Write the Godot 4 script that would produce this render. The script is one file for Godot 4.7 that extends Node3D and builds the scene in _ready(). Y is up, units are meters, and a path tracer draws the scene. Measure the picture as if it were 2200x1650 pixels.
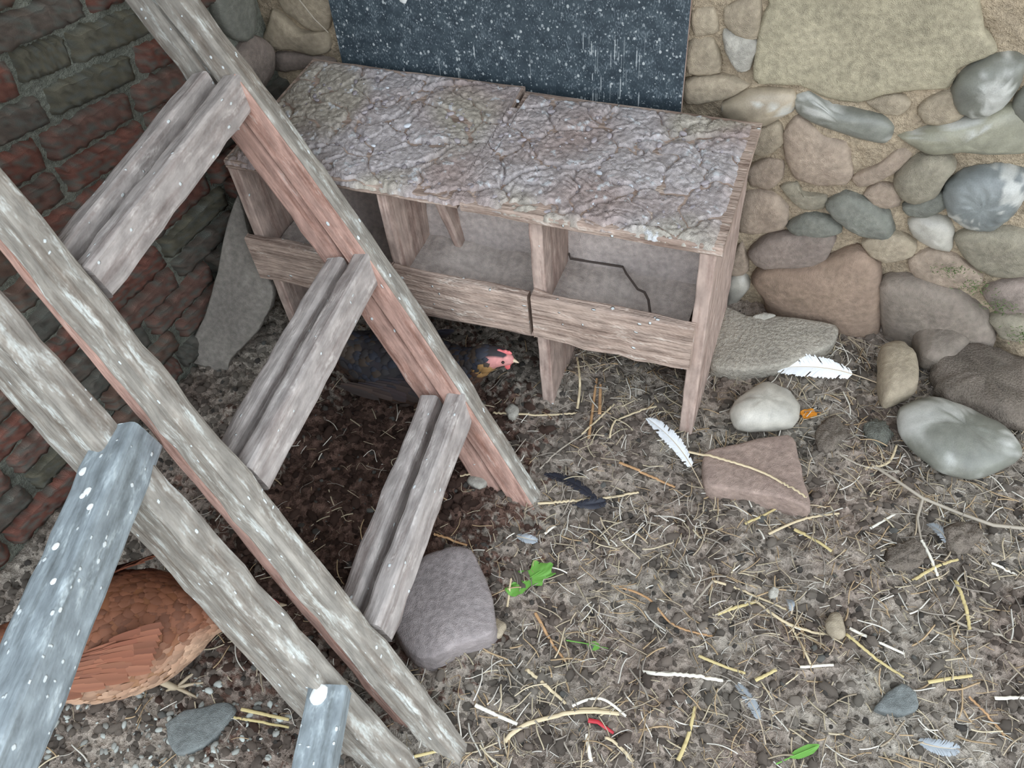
extends Node3D
# A corner of a hen house: brick wall on the left, rubble wall behind, nest box, two leaning perch ladders, litter floor.

var rng := RandomNumberGenerator.new()
var M := {}
var taken := {}
var nz := FastNoiseLite.new()
var nb := FastNoiseLite.new()
var nf := FastNoiseLite.new()
var nc := FastNoiseLite.new()

const TONE := {
	"clay": Color8(188, 180, 156), "pale": Color8(190, 187, 178), "tan": Color8(178, 166, 146), "slate": Color8(134, 136, 128), "pink": Color8(178, 162, 146),
	"glint": Color8(158, 157, 140), "olive": Color8(156, 150, 134), "blue": Color8(132, 138, 138), "rust": Color8(160, 140, 124), "mauve": Color8(152, 140, 132),
	"mud": Color8(146, 136, 126), "brickred": Color8(174, 154, 144), "mauvegrey": Color8(160, 152, 152), "chalk": Color8(196, 190, 178)}

# ------------------------------------------------------------------ bookkeeping
func numbered(called: String) -> String:
	var n: int = taken.get(called, 0)
	taken[called] = n + 1
	return called if n == 0 else "%s_%03d" % [called, n]

func tag(o: Node3D, label: String, category: String, group := "", kind := "") -> Node3D:
	if label: o.set_meta("label", label)
	if category: o.set_meta("category", category)
	if group: o.set_meta("group", group)
	if kind: o.set_meta("kind", kind)
	return o

func thing(called: String, at: Vector3, label: String, category: String, group := "") -> Node3D:
	var o := Node3D.new()
	o.name = numbered(called)
	add_child(o)
	o.position = at
	return tag(o, label, category, group)

func put(called: String, m: Mesh, mat: Material, parent: Node3D = null, at := Transform3D()) -> MeshInstance3D:
	var o := MeshInstance3D.new()
	o.mesh = m
	o.material_override = mat
	if parent == null:
		o.name = numbered(called)
		add_child(o)
	else:
		o.name = called
		parent.add_child(o, true)
	o.transform = at
	return o

func lin(c: Color) -> Color:
	return c.srgb_to_linear()

# ------------------------------------------------------------------ meshes
func mesh_of(v: PackedVector3Array, idx: PackedInt32Array, col := PackedColorArray(), uv := PackedVector2Array()) -> ArrayMesh:
	var n := PackedVector3Array()
	n.resize(v.size())
	for k in range(0, idx.size(), 3):
		var a := idx[k]
		var b := idx[k + 1]
		var c := idx[k + 2]
		var f := (v[c] - v[a]).cross(v[b] - v[a])
		n[a] += f
		n[b] += f
		n[c] += f
	for i in n.size():
		n[i] = n[i].normalized() if n[i].length_squared() > 1e-20 else Vector3.UP
	var arr := []
	arr.resize(Mesh.ARRAY_MAX)
	arr[Mesh.ARRAY_VERTEX] = v
	arr[Mesh.ARRAY_NORMAL] = n
	arr[Mesh.ARRAY_INDEX] = idx
	if col.size(): arr[Mesh.ARRAY_COLOR] = col
	if uv.size(): arr[Mesh.ARRAY_TEX_UV] = uv
	var m := ArrayMesh.new()
	m.add_surface_from_arrays(Mesh.PRIMITIVE_TRIANGLES, arr)
	return m

# quads of a grid of (nu + 1) x (nv + 1) vertices, row by row, wound so that the face looks along U x V
func grid_index(nu: int, nv: int, base := 0) -> PackedInt32Array:
	var idx := PackedInt32Array()
	idx.resize(nu * nv * 6)
	var k := 0
	for j in nv:
		for i in nu:
			var a := base + j * (nu + 1) + i
			var b := a + 1
			var c := a + nu + 1
			var d := c + 1
			idx[k] = a; idx[k + 1] = c; idx[k + 2] = b
			idx[k + 3] = b; idx[k + 4] = c; idx[k + 5] = d
			k += 6
	return idx

# a timber from a to b: w across (axis side), h deep (axis up), worn edges, grain along u
func beam(a: Vector3, b: Vector3, side: Vector3, w: float, up: Vector3, h: float, sd := 0, bev := 0.006, wob := 0.0025, seg := 0, taper := 1.0, bow := Vector3.ZERO, bow_at := Vector2(0, 1)) -> ArrayMesh:
	var L := a.distance_to(b)
	var t := (b - a) / L
	if seg == 0: seg = maxi(4, int(L / 0.04))
	# skewed ends are kept: the section axes need not be square to t
	var c := [Vector2(-1, -1), Vector2(1, -1), Vector2(1, 1), Vector2(-1, 1)]
	var pts := []
	var hw := w / 2.0
	var hh := h / 2.0
	for k in 4:
		var p: Vector2 = c[k]
		var q := Vector2(p.x * hw, p.y * hh)
		var dx := Vector2(-p.x * bev, 0)
		var dy := Vector2(0, -p.y * bev)
		if k % 2 == 0: pts.append(q + dy); pts.append(q + (dx + dy) * 0.3); pts.append(q + dx)
		else: pts.append(q + dx); pts.append(q + (dx + dy) * 0.3); pts.append(q + dy)
	var N := pts.size()
	var v := PackedVector3Array()
	var uv := PackedVector2Array()
	var idx := PackedInt32Array()
	var sgn := 1.0 if side.cross(up).dot(t) > 0 else -1.0
	var per := 0.0
	var u0 := fposmod(sd * 0.377, 1.0)
	for k in N:
		var p0: Vector2 = pts[k]
		var p1: Vector2 = pts[(k + 1) % N]
		var len := p0.distance_to(p1)
		# long faces get a middle row so that they can be uneven
		var base := v.size()
		for j in 2:
			var p := p0 if j == 0 else p1
			for i in seg + 1:
				var s := float(i) / seg
				var q := a.lerp(b, s) + bow * sin(PI * clampf(lerpf(bow_at.x, bow_at.y, s), 0, 1))
				var sc := lerpf(1.0, taper, s)
				var pq := p * sc
				var wp := q + side * pq.x + up * pq.y
				var e := nz.get_noise_3d(wp.x * 14 + sd, wp.y * 14, wp.z * 14) * wob + nf.get_noise_3d(wp.x * 5 + sd * 3, wp.y * 5, wp.z * 5) * wob * 0.6
				wp += (side * signf(p.x) + up * signf(p.y)) * e
				v.append(wp)
				uv.append(Vector2(u0 + s * L, per + (0.0 if j == 0 else len) + sd * 0.131))
		var g := grid_index(seg, 1, base)
		if sgn > 0:
			for x in range(0, g.size(), 3):
				var y := g[x + 1]
				g[x + 1] = g[x + 2]
				g[x + 2] = y
		idx.append_array(g)
		per += len
	for e in 2:
		var base := v.size()
		var q := (a if e == 0 else b) + bow * sin(PI * clampf(bow_at.x if e == 0 else bow_at.y, 0, 1))
		var sc := 1.0 if e == 0 else taper
		v.append(q)
		uv.append(Vector2(u0, sd * 0.1))
		for k in N:
			var p: Vector2 = pts[k] * sc
			v.append(q + side * p.x + up * p.y)
			uv.append(Vector2(u0 + p.x, p.y + sd * 0.1))
		for k in N:
			var i1 := base + 1 + k
			var i2 := base + 1 + (k + 1) % N
			if (e == 0) == (sgn > 0): idx.append_array([base, i1, i2])
			else: idx.append_array([base, i2, i1])
	return mesh_of(v, idx, PackedColorArray(), uv)

# a board given by its middle and its three half axes
func board(mid: Vector3, ax: Vector3, ay: Vector3, az: Vector3, sd := 0, bev := 0.003, wob := 0.0015) -> ArrayMesh:
	return beam(mid - ax, mid + ax, ay.normalized(), ay.length() * 2, az.normalized(), az.length() * 2, sd, bev, wob)

func smooth_loop(flat: Array, k: int) -> PackedVector2Array:
	var n := flat.size() / 2
	var out := PackedVector2Array()
	for i in n:
		var p := []
		for o in [-1, 0, 1, 2]:
			var m: int = posmod(i + o, n)
			p.append(Vector2(flat[m * 2], flat[m * 2 + 1]))
		for j in k:
			var c: Vector2 = p[1].cubic_interpolate(p[2], p[0], p[3], float(j) / k)
			var l: Vector2 = p[1].lerp(p[2], float(j) / k)
			out.append(l.lerp(c, 0.7))
	return out

# a stone: outline in its own x y plane, bulging up along +z and dn along -z
func stone(flat: Array, up: float, dn: float, pw: float, sd: int, col: Color, rough := 0.004, blotch := 0.0, rings := 6, sub := 3) -> ArrayMesh:
	var loop := smooth_loop(flat, sub)
	var n := loop.size()
	var area := 0.0
	for i in n: area += loop[i].cross(loop[(i + 1) % n])
	if area < 0: loop.reverse()
	var v := PackedVector3Array()
	var cl := PackedColorArray()
	var base := lin(col)
	var lime := Color(0.62, 0.63, 0.6)
	var rows := rings * 2 + 1
	for j in rows:
		var a := (float(j) / (rows - 1) - 0.5) * PI
		var ca := maxf(cos(a), 0.0)
		var sa := absf(sin(a))
		var r := pow(ca, 2.0 / pw) if ca > 1e-4 else 0.0
		var z := pow(sa, 2.0 / pw) * (up if a > 0 else -dn)
		for i in n:
			var p := loop[i] * r
			var w := Vector3(p.x, p.y, z)
			var e := nz.get_noise_3d(w.x * 9 + sd * 7.3, w.y * 9, w.z * 9) * rough * 1.6 + nf.get_noise_3d(w.x * 11 + sd, w.y * 11, w.z * 11 + 4) * rough * 0.7
			w += Vector3(p.x, p.y, z * 1.4).normalized() * e
			v.append(w)
			var t := 1.0 + 0.22 * nz.get_noise_3d(w.x * 6 + sd, w.y * 6 + 31, w.z * 6) + 0.22 * nf.get_noise_3d(w.x * 5, w.y * 5 + sd, w.z * 5)
			var c := base * t
			if blotch > 0.0:
				var f := nz.get_noise_3d(w.x * 5 + sd * 1.7, w.y * 5, 9) + 0.35 * nf.get_noise_3d(w.x * 9, w.y * 9, sd)
				c = c.lerp(lime, clampf((f - 0.28 + blotch * 0.4) * 9.0, 0, 0.85))
			c.a = 1
			cl.append(c)
	var idx := PackedInt32Array()
	for j in rows - 1:
		for i in n:
			var a := j * n + i
			var b := j * n + (i + 1) % n
			if j == 0: idx.append_array([0, a + n, b + n])
			elif j == rows - 2: idx.append_array([a, (rows - 1) * n, b])
			else: idx.append_array([a, a + n, b, b, a + n, b + n])
	return mesh_of(v, idx, cl)

func tube(pts: PackedVector3Array, r0: float, r1: float, sides := 6, flat := 1.0, flat_dir := Vector3.UP) -> ArrayMesh:
	var v := PackedVector3Array()
	var n := pts.size()
	for i in n:
		var t := (pts[mini(i + 1, n - 1)] - pts[maxi(i - 1, 0)]).normalized()
		var s := t.cross(flat_dir)
		s = s.normalized() if s.length() > 0.01 else t.cross(Vector3.RIGHT).normalized()
		var u := s.cross(t).normalized()
		var r := lerpf(r0, r1, float(i) / (n - 1))
		for k in sides:
			var a := TAU * k / sides
			v.append(pts[i] + s * cos(a) * r + u * sin(a) * r * flat)
	var idx := PackedInt32Array()
	for i in n - 1:
		for k in sides:
			var a := i * sides + k
			var b := i * sides + (k + 1) % sides
			idx.append_array([a, b, a + sides, b, b + sides, a + sides])
	for e in 2:
		var o := 0 if e == 0 else (n - 1) * sides
		for k in range(1, sides - 1):
			if e == 0: idx.append_array([o, o + k + 1, o + k])
			else: idx.append_array([o, o + k, o + k + 1])
	return mesh_of(v, idx)

# ------------------------------------------------------------------ textures
func noise_bytes(w: int, h: int, sd: int, freq: float, sx := 1, sy := 1, kind := FastNoiseLite.TYPE_SIMPLEX_SMOOTH, oct := 4) -> PackedByteArray:
	var f := FastNoiseLite.new()
	f.noise_type = kind
	f.seed = sd
	f.frequency = freq
	f.fractal_octaves = oct
	var im := f.get_seamless_image(w / sx, h / sy, false, false, 0.15)
	im.convert(Image.FORMAT_L8)
	if sx * sy > 1: im.resize(w, h, Image.INTERPOLATE_CUBIC)
	return im.get_data()

func tex_from(bytes: PackedByteArray, w: int, h: int, rgb := true) -> ImageTexture:
	return ImageTexture.create_from_image(Image.create_from_data(w, h, false, Image.FORMAT_RGB8 if rgb else Image.FORMAT_L8, bytes))

func wood(key: String, sd: int, base: Color, dark: Color, pale: Color, pale_amt: float, spots: int, relief := 0.22) -> void:
	var w := 768
	var h := 384
	var g := noise_bytes(w, h, sd, 0.09, 16, 1)
	var g2 := noise_bytes(w, h, sd + 5, 0.03, 10, 1)
	var p := noise_bytes(w, h, sd + 9, 0.04, 8, 1)
	var q := noise_bytes(w, h, sd + 12, 0.035, 2, 1)
	var fine := noise_bytes(w, h, sd + 15, 0.2, 2, 1)
	var out := PackedByteArray()
	out.resize(w * h * 3)
	var hb := PackedByteArray()
	hb.resize(w * h)
	var r0 := base.r * 255; var g0 := base.g * 255; var b0 := base.b * 255
	var r1 := dark.r * 255; var g1 := dark.g * 255; var b1 := dark.b * 255
	var r2 := pale.r * 255; var g2c := pale.g * 255; var b2 := pale.b * 255
	for i in w * h:
		var a := g[i] / 255.0
		var b := g2[i] / 255.0
		var c := fine[i] / 255.0
		var d := clampf((0.54 - a) * 0.7 + (0.5 - b) * 1.3 + (0.5 - c) * 0.35, 0, 1)
		var t := clampf((p[i] / 255.0 * 0.45 + q[i] / 255.0 * 0.4 + c * 0.15 - (0.72 - pale_amt * 0.42)) * 5.0, 0, 1) * (0.55 + 0.45 * c)
		var k := 1.0 + (q[i] / 255.0 - 0.5) * 0.3
		out[i * 3] = int(clampf(lerpf(lerpf(r0, r1, d) * k, r2, t), 0, 255))
		out[i * 3 + 1] = int(clampf(lerpf(lerpf(g0, g1, d) * k, g2c, t), 0, 255))
		out[i * 3 + 2] = int(clampf(lerpf(lerpf(b0, b1, d) * k, b2, t), 0, 255))
		hb[i] = int(clampf(a * 130 + c * 60 + t * 50, 0, 255))
	rng.seed = sd
	for s in spots:
		var x := rng.randi() % w
		var y := rng.randi() % h
		var rx := rng.randf_range(1.0, 4.5)
		var ry := rng.randf_range(1.0, 3.5)
		for dy in range(-4, 5):
			for dx in range(-5, 6):
				if pow(dx / rx, 2) + pow(dy / ry, 2) < 1.0:
					var o := (posmod(y + dy, h) * w + posmod(x + dx, w))
					out[o * 3] = 216; out[o * 3 + 1] = 222; out[o * 3 + 2] = 220
					hb[o] = 240
	var m := StandardMaterial3D.new()
	m.albedo_texture = tex_from(out, w, h)
	m.roughness = 0.85
	m.metallic_specular = 0.35
	m.heightmap_enabled = true
	m.heightmap_texture = tex_from(hb, w, h, false)
	m.heightmap_scale = relief
	m.uv1_scale = Vector3(1.0 / 0.9, 1.0 / 0.42, 1)
	M[key] = m

func grit(key: String, sd: int, freq: float, lo: float, hi: float, rough: float, relief: float, tile: float, cell := false, spec := 0.4) -> void:
	var w := 512
	var a := noise_bytes(w, w, sd, freq)
	var b := noise_bytes(w, w, sd + 3, 0.16, 1, 1, FastNoiseLite.TYPE_CELLULAR if cell else FastNoiseLite.TYPE_SIMPLEX_SMOOTH, 2)
	var out := PackedByteArray()
	out.resize(w * w * 3)
	var hb := PackedByteArray()
	hb.resize(w * w)
	for i in w * w:
		var t := a[i] / 255.0 * 0.6 + b[i] / 255.0 * 0.4
		var k := lerpf(lo, hi, t) * 255
		out[i * 3] = int(minf(k * 1.01, 255))
		out[i * 3 + 1] = int(minf(k, 255))
		out[i * 3 + 2] = int(minf(k * 0.98, 255))
		hb[i] = int(t * 255)
	var m := StandardMaterial3D.new()
	m.albedo_texture = tex_from(out, w, w)
	m.vertex_color_use_as_albedo = true
	m.roughness = rough
	m.metallic_specular = spec
	m.heightmap_enabled = true
	m.heightmap_texture = tex_from(hb, w, w, false)
	m.heightmap_scale = relief
	m.uv1_triplanar = true
	m.uv1_scale = Vector3.ONE / tile
	M[key] = m

func plain(key: String, c: Color, rough := 0.8, vc := false) -> StandardMaterial3D:
	var m := StandardMaterial3D.new()
	m.albedo_color = c
	m.roughness = rough
	m.vertex_color_use_as_albedo = vc
	M[key] = m
	return m

func make_materials() -> void:
	wood("rail", 11, Color8(150, 144, 134), Color8(112, 100, 88), Color8(206, 210, 204), 0.40, 60)
	wood("red", 23, Color8(180, 146, 132), Color8(126, 90, 76), Color8(198, 186, 176), 0.12, 15)
	wood("bar", 37, Color8(174, 166, 160), Color8(134, 122, 116), Color8(214, 208, 200), 0.28, 60)
	wood("blue", 41, Color8(146, 155, 158), Color8(110, 116, 116), Color8(196, 206, 206), 0.3, 170)
	wood("box", 53, Color8(176, 156, 144), Color8(132, 108, 98), Color8(196, 182, 170), 0.15, 10)
	wood("lip", 67, Color8(174, 154, 140), Color8(118, 98, 86), Color8(204, 194, 182), 0.34, 90, 0.6)
	grit("stone", 71, 0.02, 0.72, 1.06, 0.9, 0.36, 0.2)
	grit("gloss", 75, 0.02, 0.78, 1.04, 0.42, 0.08, 0.3, false, 0.5)
	grit("mortar", 81, 0.03, 0.66, 1.08, 0.95, 0.7, 0.2, true)
	grit("soil", 91, 0.04, 0.62, 1.08, 0.97, 0.8, 0.14, true, 0.25)
	grit("brick", 97, 0.03, 0.76, 1.1, 0.93, 0.4, 0.2)
	plain("litter", Color.WHITE, 0.75, true)
	plain("feather_white", Color8(238, 240, 240), 0.7)
	plain("feather_grey", Color8(158, 164, 168), 0.7)
	plain("feather_black", Color8(40, 42, 52), 0.6)
	plain("wire", Color8(74, 64, 58), 0.7)
	plain("leaf_green", Color8(104, 158, 66), 0.6)
	plain("leaf_orange", Color8(206, 132, 32), 0.7)
	plain("comb", Color8(198, 92, 92), 0.55)
	plain("beak", Color8(196, 178, 150), 0.5)
	plain("eye", Color8(24, 16, 12), 0.15)
	plain("shank", Color8(176, 160, 134), 0.7)
	plain("lime", Color8(226, 228, 224), 0.8)
	plain("red_scrap", Color8(190, 50, 60), 0.5)
	for k in ["feather_white", "feather_grey", "leaf_green", "leaf_orange"]:
		M[k].cull_mode = BaseMaterial3D.CULL_DISABLED
	M.leaf_green.backlight_enabled = true
	M.leaf_green.backlight = Color(0.12, 0.2, 0.05)
	# painted board with flecks and runs of droppings
	var w := 1024
	var h := 512
	var a := noise_bytes(w, h, 5, 0.02)
	var b := noise_bytes(w, h, 6, 0.25, 1, 3)
	var c := noise_bytes(w, h, 8, 0.02)
	var out := PackedByteArray()
	out.resize(w * h * 3)
	for y in h:
		for x in w:
			var i := y * w + x
			var t := a[i] / 255.0
			var f := clampf((b[i] / 255.0 + (c[i] / 255.0 - 0.5) * 0.35 - 0.56) * 4.0, 0, 1) * 0.6
			out[i * 3] = int(lerpf(34 + t * 34, 160, f))
			out[i * 3 + 1] = int(lerpf(46 + t * 34, 168, f))
			out[i * 3 + 2] = int(lerpf(54 + t * 32, 172, f))
	rng.seed = 44
	for s in 3600:
		var x := rng.randi() % w
		var y := rng.randi() % h
		var rx := rng.randf_range(0.6, 1.4) if rng.randf() < 0.75 else rng.randf_range(1.5, 3.6)
		var ry := rx * rng.randf_range(0.7, 1.6)
		if s < 70:
			# runs, most of them below the two spots where birds sit
			x = int(clampf(rng.randfn([0.76, 0.87, 0.5][s % 3], [0.02, 0.03, 0.3][s % 3]) * w, 0, w - 1))
			y = rng.randi_range(h / 4, h - 40)
			rx = rng.randf_range(0.6, 1.8)
			ry = rng.randf_range(8, 40)
		var k := rng.randf_range(0.35, 0.95)
		for dy in range(-int(ry), int(ry) + 1):
			for dx in range(-int(rx), int(rx) + 1):
				if pow(dx / rx, 2) + pow(dy / ry, 2) <= 1.0:
					var o := clampi(y + dy, 0, h - 1) * w + posmod(x + dx, w)
					out[o * 3] = int(lerpf(out[o * 3], 190, k)); out[o * 3 + 1] = int(lerpf(out[o * 3 + 1], 194, k)); out[o * 3 + 2] = int(lerpf(out[o * 3 + 2], 192, k))
	var m := StandardMaterial3D.new()
	m.albedo_texture = tex_from(out, w, h)
	m.roughness = 0.6
	M.board = m

# ------------------------------------------------------------------ the floor
func gh(x: float, z: float) -> float:
	return nb.get_noise_2d(x * 2.4, z * 2.4) * 0.012 + nz.get_noise_2d(x * 5, z * 5) * 0.009 + nf.get_noise_2d(x * 3.2, z * 3.2) * 0.007 + nf.get_noise_2d(x * 8, z * 8) * 0.0075 + nf.get_noise_2d(x * 15 + 50, z * 15) * 0.005

func soil_tone(x: float, z: float) -> Color:
	var a := nb.get_noise_2d(x * 3 + 9, z * 3)
	var b := nz.get_noise_2d(x * 8, z * 8 + 70)
	var c := nf.get_noise_2d(x * 8 + 11, z * 8)
	var t := clampf(0.5 + a * 0.6 + b * 0.3, 0, 1)
	var grey := lin(Color8(206, 198, 186))
	var brown := lin(Color8(186, 168, 156))
	var col := brown.lerp(grey, t) * (1.0 + b * 0.3 + c * 0.35)
	# dark manure colour below the perches, their shade painted into it; crumbly, ragged outline
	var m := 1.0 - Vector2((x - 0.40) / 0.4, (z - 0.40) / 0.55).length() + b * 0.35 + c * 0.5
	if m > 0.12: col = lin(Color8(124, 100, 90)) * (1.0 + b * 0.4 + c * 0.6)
	col.a = 1
	return col

func make_floor() -> void:
	var x0 := -0.6
	var x1 := 2.35
	var z0 := -0.62
	var z1 := 1.5
	var st := 0.0052
	var nu := int((x1 - x0) / st)
	var nv := int((z1 - z0) / st)
	var v := PackedVector3Array()
	var c := PackedColorArray()
	v.resize((nu + 1) * (nv + 1))
	c.resize(v.size())
	var k := 0
	for j in nv + 1:
		var z := lerpf(z1, z0, float(j) / nv)
		for i in nu + 1:
			var x := lerpf(x0, x1, float(i) / nu)
			v[k] = Vector3(x, gh(x, z), z)
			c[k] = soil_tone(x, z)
			k += 1
	var root := Node3D.new()
	root.name = "floor"
	add_child(root)
	tag(root, "earth floor of the hen house covered in trodden litter", "", "", "structure")
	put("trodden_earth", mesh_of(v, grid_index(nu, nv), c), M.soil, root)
	# the yard beyond, coarser, dug a little lower so that the two do not mix
	var box := BoxMesh.new()
	box.size = Vector3(9, 0.3, 8)
	var col := StandardMaterial3D.new()
	col.albedo_color = Color8(132, 124, 114)
	col.roughness = 0.95
	put("yard_earth", box, col, root, Transform3D(Basis(), Vector3(2.2, -0.19, 2.2)))

func lump_mesh(sd: int) -> ArrayMesh:
	return stone([1, 0, 0.75, 0.7, 0.05, 0.95, -0.7, 0.8, -1, 0.05, -0.8, -0.7, 0, -1, 0.7, -0.75], 0.8, 0.7, 2.2, sd, Color.WHITE, 0.16, 0, 3, 1)

func straw_mesh(sd: int, r: float, curl: float) -> ArrayMesh:
	rng.seed = sd
	var pts := PackedVector3Array()
	var b := rng.randf_range(0.4, 1.0) * curl
	var k := rng.randf_range(-1.0, 1.0) * curl * 0.6
	for i in 9:
		var t := i / 8.0
		pts.append(Vector3(t - 0.5, sin(t * PI) * 0.03 + sin(t * 5.0 + sd) * curl * 0.1, b * sin(t * PI) + k * sin(t * TAU)))
	return tube(pts, r, r * 0.8, 4, 0.5)

func scatter(called: String, label: String, category: String, mesh: Mesh, mat: Material, xf: Array, cols: Array, parent: Node3D = null) -> void:
	var mm := MultiMesh.new()
	mm.transform_format = MultiMesh.TRANSFORM_3D
	mm.use_colors = true
	mm.mesh = mesh
	mm.instance_count = xf.size()
	for i in xf.size():
		mm.set_instance_transform(i, xf[i])
		mm.set_instance_color(i, cols[i])
	var o := MultiMeshInstance3D.new()
	o.multimesh = mm
	o.material_override = mat
	if parent:
		o.name = called
		parent.add_child(o, true)
		tag(o, label, "", "", "stuff")
	else:
		o.name = numbered(called)
		add_child(o)
		tag(o, label, category, "", "stuff")

func litter_density(x: float, z: float) -> float:
	# straw lies thick in the open floor to the right, thin under the ladders
	var d := smoothstep(0.55, 1.15, x + z * 0.12) * (0.65 + 0.6 * nb.get_noise_2d(x * 4, z * 4 + 20))
	d = maxf(d, smoothstep(0.2, 0.05, Vector2((x - 0.9) / 1.2, z + 0.12).length()) * 0.9)
	return maxf(d, 0.1)

func make_litter() -> void:
	rng.seed = 7
	# crumbs of earth
	for m in 3:
		var xf := []
		var cl := []
		for i in 5200:
			var x := rng.randf_range(-0.3, 2.1)
			var z := rng.randf_range(-0.45, 1.35)
			var s := 0.0022 + 0.0075 * pow(rng.randf(), 3.0)
			var b := Basis(Vector3.UP, rng.randf() * TAU) * Basis(Vector3.RIGHT, rng.randf_range(-0.5, 0.5))
			xf.append(Transform3D(b.scaled(Vector3(s * rng.randf_range(0.8, 1.4), s * rng.randf_range(0.6, 1.0), s)), Vector3(x, gh(x, z) + s * 0.25, z)))
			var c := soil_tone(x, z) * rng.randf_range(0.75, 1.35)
			if rng.randf() < 0.035: c = Color(0.5, 0.5, 0.47)
			elif rng.randf() < 0.1: c = Color(0.26, 0.24, 0.22)
			c.a = 1
			cl.append(c)
		scatter("earth_crumbs", ["loose earth crumbs strewn over the whole floor", "coarser earth crumbs strewn over the floor", "small grit and crumbs strewn over the floor"][m], "soil", lump_mesh(m + 3), M.soil, xf, cl)
	var bx := []
	var bc := []
	for i in 9000:
		var x := rng.randf_range(-0.3, 2.1)
		var z := rng.randf_range(-0.45, 1.35)
		if nb.get_noise_2d(x * 3, z * 3 + 50) < rng.randf_range(-0.6, 0.3): continue
		var s := 0.0045 + 0.010 * pow(rng.randf(), 2.6)
		bx.append(Transform3D(Basis(Vector3.UP, rng.randf() * TAU) * Basis.from_scale(Vector3(s * rng.randf_range(0.9, 1.5), s * rng.randf_range(0.5, 0.8), s)), Vector3(x, gh(x, z) + s * 0.1, z)))
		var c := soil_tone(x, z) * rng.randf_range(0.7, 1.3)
		c.a = 1
		bc.append(c)
	scatter("earth_clods", "larger trodden clods of earth over the floor", "soil", lump_mesh(17), M.soil, bx, bc)
	# chopped straw
	var tones := [Color8(206, 192, 162), Color8(186, 170, 144), Color8(168, 158, 144), Color8(226, 220, 206), Color8(186, 160, 124), Color8(150, 140, 128)]
	var kinds := [[0.045, 0.03, 3200, 0.6], [0.028, 0.07, 3600, 1.05], [0.024, 0.2, 2500, 1.0], [0.016, 0.42, 1100, 0.9], [0.075, 0.06, 2000, 0.42]]
	for m in 5:
		var xf := []
		var cl := []
		var tries := 0
		while xf.size() < kinds[m][2] and tries < 60000:
			tries += 1
			var x := rng.randf_range(0.0, 2.1)
			var z := rng.randf_range(-0.42, 1.35)
			if rng.randf() > litter_density(x, z): continue
			var L: float = (0.016 + 0.055 * pow(rng.randf(), 1.7)) * kinds[m][3]
			var b := Basis(Vector3.UP, rng.randf() * TAU) * Basis(Vector3.BACK, rng.randf_range(-0.2, 0.2)) * Basis(Vector3.RIGHT, rng.randf_range(-0.5, 0.5))
			xf.append(Transform3D(b * Basis.from_scale(Vector3.ONE * L), Vector3(x, gh(x, z) + 0.005 + L * 0.05, z)))
			var c := lin(tones[rng.randi() % 6]) * rng.randf_range(0.65, 1.05)
			c.a = 1
			cl.append(c)
		scatter("chopped_straw", ["short chopped straw lying over the dirt floor", "broken straw bits lying over the dirt floor", "curled straw bits mixed into the dirt floor", "fine curly rootlets mixed into the dirt floor", "broad chaff flakes mixed into the dirt floor"][m], "straw", straw_mesh(m + 60, kinds[m][0], kinds[m][1]), M.litter, xf, cl)
	# white grit under the brown hen
	var xf := []
	var cl := []
	for i in 420:
		var x := rng.randf_range(-0.05, 0.5)
		var z := rng.randf_range(0.9, 1.2)
		var s := 0.0025 + 0.006 * pow(rng.randf(), 2.0)
		xf.append(Transform3D(Basis(Vector3.UP, rng.randf() * TAU) * Basis.from_scale(Vector3(s * 1.2, s * 0.7, s)), Vector3(x, gh(x, z) + s * 0.3, z)))
		var c := lin(Color8(200, 206, 198)).lerp(lin(Color8(128, 126, 118)), rng.randf())
		cl.append(c)
	scatter("white_grit", "pale grit and shell chips strewn below the brown hen", "grit", lump_mesh(21), M.litter, xf, cl)

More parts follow.
